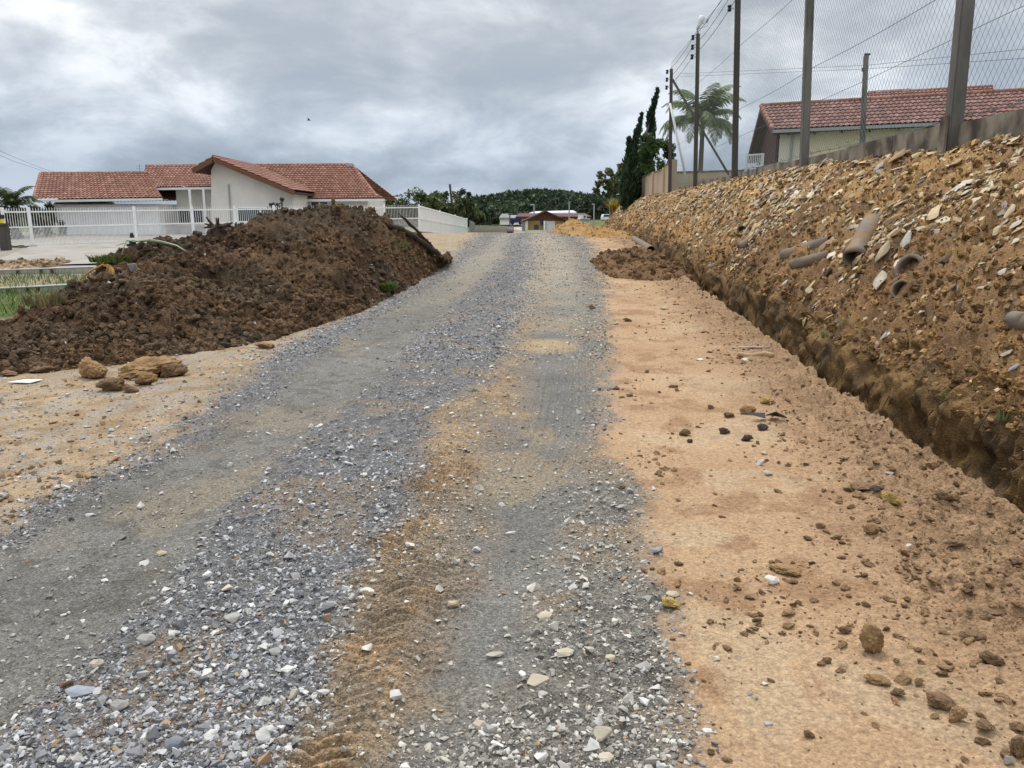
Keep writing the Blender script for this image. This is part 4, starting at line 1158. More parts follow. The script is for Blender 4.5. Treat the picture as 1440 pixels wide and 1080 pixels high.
# ------------------------------------------------------------------ smaller heaps
def small_heap(name, label, pix_front, pix_top, Ytop, width, pal, seed, n=160, amp=.12, nclod=500, cat='dirt pile', csz=(.03, 6), tm=CLODS):
    c = P(*pix_top, Ytop); fz = float(z0(c[0], c[1])); f = ground_hit(*pix_front, z0)
    H = c[2] - fz; L_ = max(abs(c[1] - f[1]), .8)
    t = thing(name, label, cat, (c[0], c[1], fz))
    a, r = np.meshgrid(np.linspace(0, 2 * math.pi, n), np.linspace(0, 1, n // 2))
    rx = width * (1 + .25 * fbm(np.cos(a) * 1.5 + seed, np.sin(a) * 1.5, seed, 3)); ry = L_ * (1 + .2 * fbm(np.cos(a) * 1.5, np.sin(a) * 1.5 + seed, seed + 1, 3))
    x = np.cos(a) * rx * r; y = np.sin(a) * ry * r
    wx, wy = x + c[0], y + c[1]
    prof = (1 - r) * .7 + .3 * (1 - r * r)
    wA, rA = worley(wx * 4, wy * 4, seed + 3); wB, rB = worley(wx * 10, wy * 10, seed + 4)
    env = sst(1.0, .85, r)
    z = H * prof + env * (amp * fbm(wx * 2, wy * 2, seed + 5, 5) + .12 * np.clip(1 - wA * 1.2, 0, 1) * (rA - .3) + .06 * np.clip(1 - wB * 1.3, 0, 1) * (rB > .4))
    z = z - fz * 0 + (z0(wx, wy) - fz) - .12 * sst(.9, 1, r)
    tt = np.clip(.5 + fbm(wx * 2, wy * 2, seed + 7, 4), 0, 1)[..., None]; cl = np.array(pal[0]) * (1 - tt) + np.array(pal[1]) * tt
    m_, n_ = x.shape; ids = np.arange(m_ * n_).reshape(m_, n_)
    F_ = np.stack([ids[:-1, :-1], ids[1:, :-1], ids[1:, 1:], ids[:-1, 1:]], -1).reshape(-1, 4)
    Vq = np.stack([x, y, z], -1)
    npmesh('heap_surface', Vq.reshape(-1, 3), F_, M_CLOD, cl.reshape(-1, 3), True, t)
    k = nclod; i = (np.sqrt(RNG.uniform(0, 1, k)) * (m_ - 2)).astype(int); j = RNG.integers(0, n_ - 1, k)
    pos = Vq[i, j]; nn = np.tile([0, 0, 1.], (k, 1)) + np.stack([x[i, j] / width, y[i, j] / L_, 0 * z[i, j]], -1) * .6
    nn /= np.linalg.norm(nn, axis=1)[:, None]
    sz = csz[0] * (csz[1] ** (RNG.uniform(0, 1, k) ** 2))
    scatter('loose_clods', tm, pos, nn, sz, cl[i, j] * RNG.uniform(.65, 1.4, (k, 1)), M_CLOD, t, 'stuff', tilt=.8, sink=.3)
small_heap('spoil_heap', 'low brown heap of fresh spoil between the road and the trench', (850, 398), (892, 352), 20.6, 1.15, ((.15, .092, .05), (.27, .165, .085)), 31, nclod=900, csz=(.035, 6))
small_heap('spoil_heap', 'bright orange heap of stony spoil at the road crest before the far house', (822, 333), (806, 309), 43, 1.25, ((.36, .21, .085), (.50, .32, .15)), 33, nclod=700, csz=(.05, 5), tm=STONES)
small_heap('spoil_heap', 'lower orange heap spreading right of the road crest towards the bank', (850, 336), (836, 320), 41, 1.6, ((.36, .20, .08), (.50, .31, .13)), 35, nclod=600, csz=(.05, 5), tm=STONES)
small_heap('rubble_heap', 'small tan rubble heap behind the board at the left edge', (20, 383), (22, 370), 24.5, 1.3, ((.22, .14, .09), (.42, .31, .2)), 37, nclod=500, csz=(.06, 5), tm=STONES)

# ------------------------------------------------------------------ labelled clods, stones and slabs
CLR = {'pale': (.50, .44, .34), 'white': (.60, .57, .51), 'cream': (.47, .38, .25), 'grey': (.36, .35, .33), 'blue-grey': (.27, .29, .33), 'brown': (.20, .125, .07),
       'dark': (.085, .06, .045), 'ochre': (.30, .185, .088), 'yellow': (.46, .32, .11), 'tan': (.38, .27, .16), 'rusty': (.33, .16, .09), 'pinkish': (.46, .31, .23)}
CWORD = {'dark': 'dark brown'}
def one_mat(c):
    return mat('rock ' + c, CLR[c], .88, var=.22, vscale=14, bump=.6, bscale=40, bdist=.01, objvar=.10, second=(tuple(k * .6 for k in CLR[c]), 7, .52, .75))
def clod_mat(c):
    return mat('clod ' + c, CLR[c], .95, var=.3, vscale=18, bump=.8, bscale=35, bdist=.015, objvar=.10, second=(tuple(k * .55 for k in CLR[c]), 9, .5, .75))
BIGCL = [lump(5, 500 + i, .42, .26, 8) for i in range(5)]
BIGST = []
for i in range(6):
    v_, f_ = hull_template(600 + i, [.3, .22, .4, .55, .18, .3][i], 16)
    BIGST.append((v_, f_))
MESHES = {}
def single(kind, k, c):
    key = (kind, k, c)
    if key not in MESHES:
        v_, f_ = (BIGCL if kind == 'clod' else BIGST)[k]
        h = v_[:, 2]
        v2 = v_ - [0, 0, h.min() * .72]
        if kind == 'stone':
            me = npmesh('stone', v2, f_, one_mat(c), None, False, link=False)
            bm = bmesh.new(); bm.from_mesh(me)
            bmesh.ops.bevel(bm, geom=bm.edges[:], offset=.045, segments=1, affect='EDGES', clamp_overlap=True)
            bm.to_mesh(me); bm.free()
        else:
            me = npmesh('clod', v2, f_, clod_mat(c), None, True, link=False)
        MESHES[key] = me
    return MESHES[key]
def place_list(items, name, group, cat, where, marks, onbank, noun):
    """items: px, py, width px, height px, colour, shape; each gets a label that says where it lies"""
    recs = []
    for (px, py, wp, hp, c, shp) in items:
        p = hit(px, py + hp * .3)
        D = p[1] * CP - (p[2] - CAM_H) * SP
        w_ = wp / FOC * D; h_ = hp / FOC * D
        kind = 'clod' if shp in ('clod', 'lump', 'crumb') else 'stone'
        k = R.randrange(5 if kind == 'clod' else 6)
        o = bpy.data.objects.new(name, single(kind, k, c)); COL.objects.link(o)
        o.location = p
        ext = np.ptp(np.array((BIGCL if kind == 'clod' else BIGST)[k][0]), axis=0)
        if onbank:
            n_ = nrm(np.array([p[0]]), np.array([p[1]]), .2)[0]
            q = Vector(n_).to_track_quat('Z', 'Y') @ Vector((0, 0, 1)).to_track_quat('Z', 'Y')
            o.rotation_mode = 'QUATERNION'
            yaw = Matrix.Rotation(R.uniform(-.5, .5), 4, Vector(n_))
            ax_ = Vector((1, 0, 0)); n_v = Vector(n_); ax_ = (ax_ - n_v * ax_.dot(n_v)).normalized(); by = n_v.cross(ax_)
            m_ = Matrix((ax_, by, n_v)).transposed().to_4x4()
            o.rotation_quaternion = (yaw @ m_ @ Matrix.Rotation(R.uniform(-.3, .3), 4, 'Y')).to_quaternion()
            o.scale = (w_ * 1.0 / ext[0], max(w_ * .5, h_ * 1.0) / ext[1], max(w_ * .25, h_ * .5) / ext[2])
        else:
            o.rotation_euler = (R.uniform(-.2, .2), R.uniform(-.2, .2), R.uniform(-.4, .4))
            vis = max(.25, min(1, (CAM_H - p[2]) / max(p[1], 1) * 1.2))
            hz = h_ * .95 if hp > wp * .5 else h_ * .8
            o.scale = (w_ / ext[0], max(w_ * .7, .5 * h_) / ext[1], hz / ext[2])
        mk = min(marks, key=lambda m: (m[0] - px) ** 2 + 1.6 * (m[1] - py) ** 2)
        dx, dy = px - mk[0], py - mk[1]
        if mk[2].startswith('!'):
            rel = mk[2][1:]
        elif abs(dx) > abs(dy) * 1.2: rel = ('right of ' if dx > 0 else 'left of ') + mk[2]
        else: rel = ('below ' if dy > 0 else 'above ') + mk[2]
        size = 'large' if wp >= 30 else 'small' if wp < 15 else 'middling'
        lab = f"{size} {CWORD.get(c, c)} {noun.get(shp, shp)} {where} {rel}"
        recs.append((lab, px, py, o))
        tag(o, None, cat.get(shp, 'stone'), group)
    by = {}
    for r in recs: by.setdefault(r[0], []).append(r)
    for lab, rs in by.items():
        rs.sort(key=lambda r: r[1])
        n = len(rs)
        for i, r in enumerate(rs):
            if n == 1: s = lab
            elif n == 2: s = lab + (', the left one', ', the right one')[i]
            elif n == 3: s = lab + (', leftmost of three', ', middle of three', ', rightmost of three')[i]
            else: s = lab + ', ' + ('leftmost', 'second from left', 'third from left', 'fourth from left', 'fifth from left', 'sixth from left')[min(i, 5)] if i < n - 1 else lab + ', rightmost'
            r[3]['label'] = s
NOUN = {'slab': 'slab of stone', 'stone': 'stone', 'clod': 'clod of earth', 'lump': 'lump of clay', 'crumb': 'crumbly clump', 'block': 'block of stone'}
CATS = {'slab': 'stone', 'stone': 'stone', 'block': 'stone', 'clod': 'clod', 'lump': 'clod', 'crumb': 'clod'}
BANKR = [(1262, 228, 30, 14, 'tan', 'slab'), (1236, 241, 21, 12, 'grey', 'slab'), (1266, 241, 22, 12, 'white', 'slab'), (1210, 247, 19, 9, 'cream', 'slab'), (1190, 255, 18, 9, 'cream', 'slab'),
    (1240, 269, 20, 10, 'cream', 'slab'), (1244, 259, 10, 6, 'white', 'stone'), (1259, 257, 14, 8, 'cream', 'stone'), (1265, 263, 22, 12, 'brown', 'block'), (1295, 262, 19, 9, 'cream', 'slab'),
    (1345, 266, 42, 24, 'white', 'slab'), (1341, 282, 18, 9, 'white', 'slab'), (1367, 271, 22, 11, 'pale', 'slab'), (1384, 265, 20, 8, 'white', 'slab'), (1401, 241, 20, 7, 'pale', 'slab'),
    (1401, 221, 17, 12, 'brown', 'block'), (1430, 282, 18, 12, 'pale', 'stone'), (1422, 299, 36, 14, 'cream', 'slab'), (1414, 315, 18, 9, 'grey', 'stone'), (1402, 326, 18, 12, 'pale', 'stone'),
    (1407, 350, 32, 20, 'cream', 'slab'), (1425, 361, 20, 10, 'pale', 'slab'), (1407, 397, 13, 12, 'white', 'stone'), (1275, 341, 32, 14, 'white', 'slab'), (1280, 319, 27, 12, 'pale', 'slab'),
    (1242, 367, 36, 14, 'cream', 'slab'), (1238, 397, 38, 12, 'pale', 'slab'), (1234, 405, 20, 8, 'cream', 'slab'), (1257, 402, 20, 9, 'brown', 'block'), (1302, 415, 23, 18, 'cream', 'block'),
    (1321, 416, 22, 11, 'cream', 'slab'), (1337, 425, 20, 14, 'brown', 'block'), (1348, 432, 30, 12, 'cream', 'slab'), (1347, 420, 16, 9, 'white', 'stone'), (1157, 347, 25, 10, 'tan', 'slab'),
    (1104, 402, 11, 6, 'white', 'stone'), (1163, 396, 24, 15, 'dark', 'block'), (1182, 389, 22, 12, 'brown', 'block'), (1332, 367, 28, 17, 'dark', 'block'), (1261, 312, 34, 24, 'ochre', 'block'),
    (1225, 302, 18, 11, 'brown', 'block'), (1241, 335, 14, 8, 'rusty', 'stone'), (1432, 336, 18, 12, 'rusty', 'stone'), (1217, 448, 12, 9, 'pale', 'slab'), (1228, 459, 13, 8, 'pale', 'slab'),
    (1249, 470, 17, 9, 'white', 'stone'), (1243, 478, 15, 8, 'grey', 'stone'), (1234, 487, 13, 9, 'pinkish', 'stone'), (1294, 462, 21, 8, 'cream', 'slab'), (1315, 462, 17, 9, 'cream', 'stone'),
    (1344, 446, 24, 18, 'brown', 'block'), (1424, 531, 17, 7, 'blue-grey', 'slab'), (1283, 440, 16, 8, 'tan', 'stone'), (1130, 291, 8, 5, 'white', 'stone'), (1122, 306, 12, 5, 'pale', 'slab'), (1380, 420, 24, 12, 'rusty', 'slab'),
    (1190, 290, 16, 8, 'tan', 'slab'), (1090, 330, 12, 8, 'brown', 'block'), (1072, 352, 12, 7, 'ochre', 'stone'), (1060, 300, 12, 6, 'cream', 'slab'), (1020, 315, 10, 6, 'tan', 'stone'), (985, 300, 11, 6, 'ochre', 'stone'), (1415, 210, 24, 12, 'grey', 'slab'), (1372, 205, 16, 8, 'pale', 'slab')]
BM = [(1350, 200, 'the foot of the thick nearest post'), (1140, 232, 'the foot of the second post'), (1215, 345, 'the long open drain pipe'), (1280, 380, 'the short drain pipe mouth'), (1130, 350, 'the half buried pipe pair'),
      (1430, 400, '!on the far right of the bank'), (1420, 470, 'the grey pipe end'), (1250, 470, '!low on the bank by the trench'), (1020, 280, '!on the far stretch of the bank'), (1345, 266, '!high on the right part of the bank'), (1250, 245, '!just under the concrete wall')]
CLAYR = [(1228, 908, 34, 50, 'ochre', 'clod'), (1223, 756, 23, 18, 'ochre', 'lump'), (1153, 745, 15, 10, 'brown', 'clod'), (1104, 806, 46, 15, 'ochre', 'crumb'), (1084, 821, 23, 12, 'white', 'stone'), (1114, 823, 13, 7, 'ochre', 'clod'),
    (1217, 854, 14, 9, 'brown', 'clod'), (1108, 866, 21, 9, 'ochre', 'crumb'), (1187, 891, 19, 13, 'brown', 'lump'), (1232, 960, 38, 13, 'ochre', 'crumb'), (1262, 976, 20, 13, 'brown', 'crumb'), (1292, 963, 14, 14, 'ochre', 'clod'),
    (1320, 989, 42, 22, 'brown', 'clod'), (1344, 1009, 29, 26, 'ochre', 'lump'), (1391, 934, 36, 22, 'brown', 'clod'), (1382, 1026, 30, 14, 'brown', 'crumb'), (1136, 1034, 17, 11, 'brown', 'crumb'), (1271, 862, 8, 7, 'dark', 'stone'),
    (1250, 710, 30, 22, 'yellow', 'lump'), (1324, 712, 26, 16, 'brown', 'lump'), (1297, 717, 15, 9, 'brown', 'clod'), (1275, 779, 9, 6, 'white', 'stone'), (1416, 1066, 15, 17, 'grey', 'stone'), (1430, 1050, 32, 38, 'brown', 'clod'),
    (941, 854, 28, 16, 'yellow', 'crumb'), (923, 778, 22, 11, 'blue-grey', 'slab'), (945, 838, 20, 9, 'pale', 'slab'), (1007, 929, 11, 8, 'white', 'stone'), (1361, 831, 15, 10, 'brown', 'clod'), (1425, 801, 24, 15, 'brown', 'clod'),
    (1342, 775, 28, 12, 'brown', 'crumb'), (1387, 857, 46, 16, 'brown', 'crumb'), (1365, 902, 40, 15, 'brown', 'crumb'), (1213, 690, 44, 11, 'brown', 'crumb'), (1232, 698, 20, 10, 'dark', 'clod'),
    (1067, 651, 12, 11, 'white', 'stone'), (1079, 668, 14, 6, 'pale', 'slab'), (963, 605, 17, 12, 'brown', 'clod'), (970, 617, 9, 7, 'dark', 'clod'), (1051, 614, 17, 11, 'dark', 'clod'), (1018, 603, 18, 12, 'dark', 'clod'),
    (1052, 575, 24, 15, 'ochre', 'clod'), (1078, 566, 20, 11, 'yellow', 'lump'), (999, 569, 10, 8, 'brown', 'clod'), (1024, 582, 17, 9, 'brown', 'clod'), (1072, 599, 18, 11, 'dark', 'clod'), (947, 542, 15, 6, 'brown', 'crumb'),
    (935, 433, 14, 7, 'cream', 'stone'), (984, 503, 11, 5, 'white', 'stone'), (1048, 505, 13, 6, 'white', 'stone'), (1188, 651, 16, 8, 'tan', 'lump'), (1249, 664, 15, 6, 'grey', 'slab'), (1074, 638, 9, 5, 'pale', 'stone'),
    (882, 450, 14, 7, 'brown', 'clod'), (832, 431, 11, 7, 'brown', 'clod'), (866, 456, 8, 4, 'pale', 'stone')]
CM = [(1228, 905, 'the big upright clod on the clay'), (1104, 806, 'the long crumbly clump on the clay'), (1330, 995, '!near the lower right corner'), (945, 845, '!at the gravel edge in front'), (1250, 710, '!beside the near end of the trench'),
      (1045, 590, '!in the cluster by mid trench'), (1070, 655, '!on open clay short of the trench'), (1380, 850, '!on trampled clay near the right edge'), (960, 600, '!alone on the clay right of the road'), (1020, 500, '!near the broken stake by the trench'), (900, 445, '!far up where gravel meets clay')]
ROADR = [(638, 850, 21, 13, 'cream', 'stone'), (752, 961, 35, 17, 'pale', 'slab'), (674, 1020, 20, 13, 'pale', 'stone'), (516, 831, 22, 7, 'white', 'slab'), (766, 866, 24, 11, 'pale', 'slab'), (843, 1040, 31, 17, 'pale', 'stone'), (852, 1066, 27, 13, 'pale', 'slab'),
    (327, 865, 26, 14, 'grey', 'stone'), (205, 894, 26, 14, 'grey', 'stone'), (227, 772, 15, 7, 'cream', 'slab'), (318, 830, 21, 9, 'pale', 'slab'), (113, 971, 42, 15, 'blue-grey', 'slab'), (137, 932, 20, 13, 'pale', 'stone'), (169, 992, 27, 14, 'grey', 'stone'),
    (248, 1046, 30, 22, 'blue-grey', 'block'), (202, 947, 17, 14, 'grey', 'stone'), (387, 916, 20, 12, 'grey', 'slab'), (109, 1066, 17, 15, 'white', 'stone'), (411, 980, 15, 14, 'pale', 'stone'), (425, 993, 10, 9, 'white', 'stone'),
    (793, 921, 26, 10, 'pale', 'slab'), (857, 930, 16, 11, 'pale', 'stone'), (690, 1030, 22, 18, 'grey', 'stone'), (905, 945, 25, 13, 'grey', 'stone'), (160, 648, 16, 7, 'rusty', 'slab'), (711, 879, 9, 8, 'white', 'stone'), (534, 805, 14, 6, 'white', 'slab')]
RM = [(700, 900, '!in the right wheel track'), (850, 1050, '!at the front right edge of the gravel'), (420, 985, '!beside the tyre print'), (200, 960, '!in the front left gravel strip'), (320, 845, '!in the middle gravel strip'), (230, 772, '!in the left wheel track'), (160, 648, '!on the left verge'), (525, 820, '!between middle gravel and brown strip'), (870, 935, '!in the right gravel strip'), (110, 1060, '!near the lower left corner')]
place_list(BANKR, 'bank_stone', 'larger stones on the earth bank', CATS, '', BM, True, NOUN)
place_list(CLAYR, 'earth_clod', 'clods and stones on the bare clay', CATS, '', CM, False, NOUN)
place_list(ROADR, 'road_stone', 'larger stones on the gravel road', CATS, '', RM, False, NOUN)
HEAPR = [(129, 521, 46, 34, 'ochre', 'clod'), (215, 516, 88, 40, 'ochre', 'clod'), (158, 541, 40, 24, 'brown', 'clod'), (206, 534, 33, 22, 'ochre', 'lump'), (183, 548, 24, 13, 'brown', 'clod'), (245, 522, 42, 26, 'brown', 'clod'), (373, 487, 30, 12, 'ochre', 'clod'), (60, 518, 34, 14, 'brown', 'clod'), (12, 524, 26, 11, 'brown', 'lump')]
HM = [(190, 525, '!in the clod group before the soil heap'), (373, 487, '!at the front foot of the soil heap'), (30, 520, '!at the left foot of the soil heap')]
place_list(HEAPR, 'earth_clod', 'big clods before the soil heap', CATS, '', HM, False, NOUN)

# broken stake, roots, black scrap, white sheet
for a, c, r_, lab, nm in (((1037, 502), (1088, 502), .035, 'thick beige broken stake lying beside the trench', 'broken_stake'), ((1030, 493), (1082, 493), .016, 'thin grey stick lying above the broken stake by the trench', 'stick')):
    p, q = hit(*a), hit(*c); p[2] += r_ * .7; q[2] += r_ * .7
    stick(nm, lab, 'stick', [p, (p + q) / 2, q], r_, M_WOODG if r_ < .02 else mat('beige wood', (.42, .29, .17), .9, var=.25, vscale=10, bump=.5))
c = hit(1077, 590); b = MB()
b.slab([c + [-.16, 0, .05], c + [-.02, -.05, .02], c + [0, .03, .04]], (0, .01, .006)); b.slab([c + [0, 0, .03], c + [.06, -.05, .07], c + [.17, 0, .01], c + [.05, .05, .02]], (0, .005, .008))
tag(b.build('plastic_scrap', M_BLACK), 'torn black plastic scrap among clods beside the trench', 'scrap')
c = hit(34, 538); b = MB(); b.slab([c + [-.14, -.05, .015], c + [.10, -.07, .012], c + [.16, .05, .02], c + [-.05, .08, .014]], (0, 0, .006))
tag(b.build('paper_scrap', M_WHITE2), 'flat white scrap on bare earth at the left foot of the heap', 'scrap')
# ------------------------------------------------------------------ drain pipes lying in the bank
def pipe(label, mouth, back, r, group='old drain pipes in the bank', lift=0.0, socket=True, bury=.0):
    a = hit(*mouth)
    if len(back) == 3: c = a + np.array(back) * 1.0
    else: c = hit(*back)
    n1_ = nrm(np.array([a[0]]), np.array([a[1]]), .2)[0]
    a = a + n1_ * (r * .62 + lift); c = c + n1_ * ((r * (.5 - bury)) if len(back) == 2 else r * .62 + lift)
    a, c = Vector(a), Vector(c); d = (c - a).normalized()
    t = thing('drain_pipe', label, 'pipe', a, 0, group)
    b = MB(); n = 24; u = d.orthogonal().normalized(); v = d.cross(u)
    L_ = (c - a).length
    prof = [(0, r), (.10, r * 1.0), (.101, r * .97), (L_ * .5, r * .96), (L_, r * .93), (L_, r * .72), (L_ * .4, r * .78), (.02, r * .82), (0, r * .84)]
    if socket: prof = [(0, r * 1.08), (.09, r * 1.08), (.11, r * .98)] + prof[3:]
    vs, fs = [], []
    for i, (s, q) in enumerate(prof):
        for k in range(n):
            th = 2 * math.pi * k / n; w_ = 1 + .03 * math.sin(3 * th + i)
            vs.append(a + d * (s + (.02 * math.sin(2 * th + 1) if s < .01 else 0)) + (u * math.cos(th) + v * math.sin(th)) * q * w_)
    m = len(prof)
    for i in range(m):
        for k in range(n): fs.append((i * n + k, i * n + (k + 1) % n, ((i + 1) % m) * n + (k + 1) % n, ((i + 1) % m) * n + k))
    b.add(vs, fs); prt(b, 'pipe_shell', M_PIPE, t, True)
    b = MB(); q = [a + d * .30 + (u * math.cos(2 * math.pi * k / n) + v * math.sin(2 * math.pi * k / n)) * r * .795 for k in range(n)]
    b.slab(q, d * .04); prt(b, 'shade_plug', M_PIPEIN, t)
pipe('long clay drain pipe with open mouth jutting from the middle of the bank', (1206, 374), (1226, 324), .145, lift=-.01, bury=.4)
pipe('short clay drain pipe mouth facing the road, right of the long pipe', (1281, 381), (.80, .55, -.16), .165, lift=-.07)
pipe('upper pipe of the half buried pair left of the long pipe', (1107, 366), (1166, 336), .115, bury=1.0, lift=-.04)
pipe('lower earth covered pipe of the half buried pair left of the long pipe', (1117, 377), (1166, 358), .105, bury=1.05, lift=-.07, socket=False)
pipe('small broken pipe below the short pipe mouth', (1267, 421), (.7, .65, -.25), .11, lift=-.05)
pipe('grey pipe end at the far right edge of the bank above the trench', (1426, 466), (1460, 458), .085, bury=.7, socket=False, lift=-.03)
pipe('pale pipe lying along the far end of the trench', (921, 353), (893, 337), .16, socket=False, lift=.05)
pipe('dark pipe stub poking from the far part of the bank', (1044, 326), (.6, .75, -.1), .12, lift=-.05, socket=False)
pipe('flattened grey pipe on the bank left of the half buried pair', (1041, 358), (1074, 322), .11, bury=.8, lift=-.04, socket=False)

# ------------------------------------------------------------------ concrete wall along the top of the bank
b = MB()
for i in range(16):
    ya, yb = 3.0 + i * 2.4, 3.0 + (i + .9975) * 2.4
    yb = min(yb, 40.0)
    if ya >= 40: break
    xa, xb = W(ya), W(yb); za, zb = 3.06 + .025 * math.sin(i * 1.7), 3.06 + .025 * math.sin(i * 1.7 + .4)
    b.slab([(xa - .09, ya, za), (xb - .09, yb, zb), (xb + .09, yb, zb), (xa + .09, ya, za)], (0, 0, -1.1))
tag(b.build('retaining_wall', M_CONC, bevel=.012), 'weathered low concrete wall along the top of the earth bank', 'wall')
# wire strands along its top
b = MB()
for y_ in np.arange(3.2, 39, .62):
    x_ = W(y_) + .03; b.tube([(x_, y_, 3.03), (x_ + .02, y_ + .02, 3.16), (x_ - .05, y_ + .04, 3.2)], .006, 4)
for hz in (3.135,):
    b.tube([(W(y_) + .03, y_, hz + .012 * math.sin(y_ * 4)) for y_ in np.arange(3.2, 39.8, .31)], .005, 4)
tag(b.build('wire_ties', M_WIRE), 'bent wire ties and strand along the top of the concrete wall', 'wire')

# ------------------------------------------------------------------ tall posts and the net
def yfor(px, zz=2.9):
    ys = np.linspace(3, 60, 6000); a, _ = proj(W(ys), ys, zz); return float(ys[np.argmin(abs(a - px))])
POSTY = [yfor(p) for p in (1352, 1139, 1039, 982, 945.5)]
POSTY = [POSTY[0] - 7.1] + POSTY
HTOP = [9.4, 9.4, 9.4, 9.4, 9.1, 9.0]
PL = ['tall grey concrete post out beyond the right edge', 'thick grey concrete post nearest the camera on the bank', 'tall grey concrete post second from the right edge', 'tall dark post with insulators, third from the right edge',
      'dark floodlight post between the palm and the net', 'far corner post with braces beside the beige wall']
PW = [.24, .215, .19, .185, .165, .165]
PTOP = [(1359, 0), (1140, 0), (1038.5, 0), (982, 58), (944.5, 104)]
LEAN = .062
POSTS = []
for i, yp in enumerate(POSTY):
    if i == 0: continue
    xp = W(yp) - .12; zt = HTOP[i]
    tp_ = P(*PTOP[i - 1], yp); lean = ((tp_[0] - xp) / (tp_[2] - 2.7) * (zt - 2.2), 0)
    t = thing('concrete_post', PL[i], 'post', (xp, yp, 2.5), 0, 'tall posts of the net along the bank')
    b = MB(); wd = PW[i]
    b.bar((xp, yp, 2.2), (xp + lean[0], yp, zt), wd, wd, up=(0, 1, 0), w2=wd * .86)
    b2 = MB()
    prt(b, 'shaft', M_POST if i < 3 else M_POSTD, t, bevel=.02)
    if i == 1:
        b = MB(); b.box((xp - .13, yp - .06, 2.2), (xp - .142 - .03, yp + .12, 3.15)); prt(b, 'base_sleeve', M_CONC, t)
    if i >= 3:
        nI = 3
        for k in range(nI):
            zz = zt - .15 - k * .38 - (.2 if i == 3 else 0)
            b = MB(); b.tube([(xp + lean[0] - wd * .4, yp, zz), (xp + lean[0] - wd * .5 - .10, yp, zz)], .015, 5)
            bi = prt(b, 'bracket', M_STEEL, t)
            b = MB(); xx = xp + lean[0] - wd * .5 - .13
            b.tube([(xx, yp, zz - .10), (xx, yp, zz - .05), (xx, yp, zz - .02), (xx, yp, zz + .02), (xx, yp, zz + .05), (xx, yp, zz + .10)], [.05, .075, .045, .045, .075, .05], 8)
            sub(b, 'insulator', M_BLACK, bi, t, True)
    POSTS.append((xp + lean[0], yp, zt))
# braces of the corner post
xp, yp, zt = POSTS[-1]
b = MB(); b.bar((xp + .06, yp, zt - .5), P(1025, 246, yp - .1), .10, .10)
tag(b.build('brace_strut', M_POSTD, bevel=.01), 'dark diagonal strut leaning against the far corner post', 'strut')
b = MB(); b.tube([(xp - .02, yp - .12, zt - 1.7), P(967, 262, yp - 1.2)], .06, 8)
tag(b.build('brace_pipe', M_WHITE2, smooth=True), 'white slanting pipe beside the far corner post', 'pipe')
# floodlight
xp, yp, zt = POSTS[-2]
t = thing('floodlight', 'white floodlight on a thin rod at the top of the dark post', 'floodlight', (xp, yp, zt))
top = P(981, 41, yp)
b = MB(); b.tube([(xp, yp, zt - .1), top], .035, 6); prt(b, 'rod', M_STEEL, t)
b = MB(); c = P(984.5, 30, yp)
b.tube([top - [.03, 0, .02], (top + c) / 2, c, c + [.10, 0, .16], c + [.14, 0, .2]], [.04, .07, .12, .14, .05], 10); prt(b, 'lamp_head', M_WHITE2, t, True)
b = MB(); e = P(995, 27, yp); b.tube([c, P(991, 34, yp), e], .015, 5); b.tube([P(996, 26, yp), P(994, 32, yp)], .03, 5); b.tube([top, P(990, 38, yp), P(995, 36, yp)], .012, 4); prt(b, 'side_arm', M_STEEL, t)
# the net: two families of diagonal wires
ya, yb = 4.3, POSTY[-1]; Lw = yb - ya; Hn = 6.1; zb_ = 3.16; cell = .155
Vs, Fs = [], []
def wire_line(p0, p1, r):
    n = max(2, int(abs(p1[0] - p0[0]) / 1.1) + 1)
    s = np.linspace(0, 1, n + 1)
    a = p0[0] + (p1[0] - p0[0]) * s; h = p0[1] + (p1[1] - p0[1]) * s
    y = ya + a; x = W(y) + .03 + .03 * np.sin(a * .9 + h * .5) + .008 * np.sin(a * 2.7 + h * 1.9)
    # sag between the posts
    hz = h - .10 * np.abs(np.sin((y - POSTY[1]) / (POSTY[2] - POSTY[1]) * math.pi)) * (h / Hn)
    y = y + .02 * np.sin(h * 3 + a)
    x = x - LEAN * hz
    pts = np.stack([x, y, zb_ + hz], -1)
    o = sum(len(v) for v in Vs)
    ang = np.array([0, 2.094, 4.189])
    ring = np.stack([np.cos(ang), 0 * ang, np.sin(ang)], -1) * r
    ring2 = np.stack([np.cos(ang), np.sin(ang), 0 * ang], -1) * r
    Vs.append((pts[:, None] + .7 * (ring + ring2)[None] * np.interp(y, [14, 40], [1, .6])[:, None, None]).reshape(-1, 3))
    f = []
    for i in range(n):
        for k in range(3):
            f.append((o + i * 3 + k, o + i * 3 + (k + 1) % 3, o + (i + 1) * 3 + (k + 1) % 3, o + (i + 1) * 3 + k))
    Fs.append(np.array(f))
sl = 1.25   # diamonds a little taller than wide
c0 = -Hn / sl
k = 0
while c0 + k * cell < Lw:
    a0 = c0 + k * cell
    s0 = max(0, -a0); s1 = min(Hn / sl, Lw - a0)
    if s1 > s0 + .05:
        wire_line((a0 + s0, s0 * sl), (a0 + s1, s1 * sl), .0022)
        wire_line((a0 + s0, Hn - s0 * sl), (a0 + s1, Hn - s1 * sl), .0022)
    k += 1
t = thing('sports_net', 'tall diamond mesh wire net stretched between the posts on the bank', 'net', (W(20), 20, 3.0))
npmesh('mesh_wires', np.concatenate(Vs) - np.array([W(20), 20, 3.0]), np.concatenate(Fs), M_WIRE, None, False, t)
b = MB()
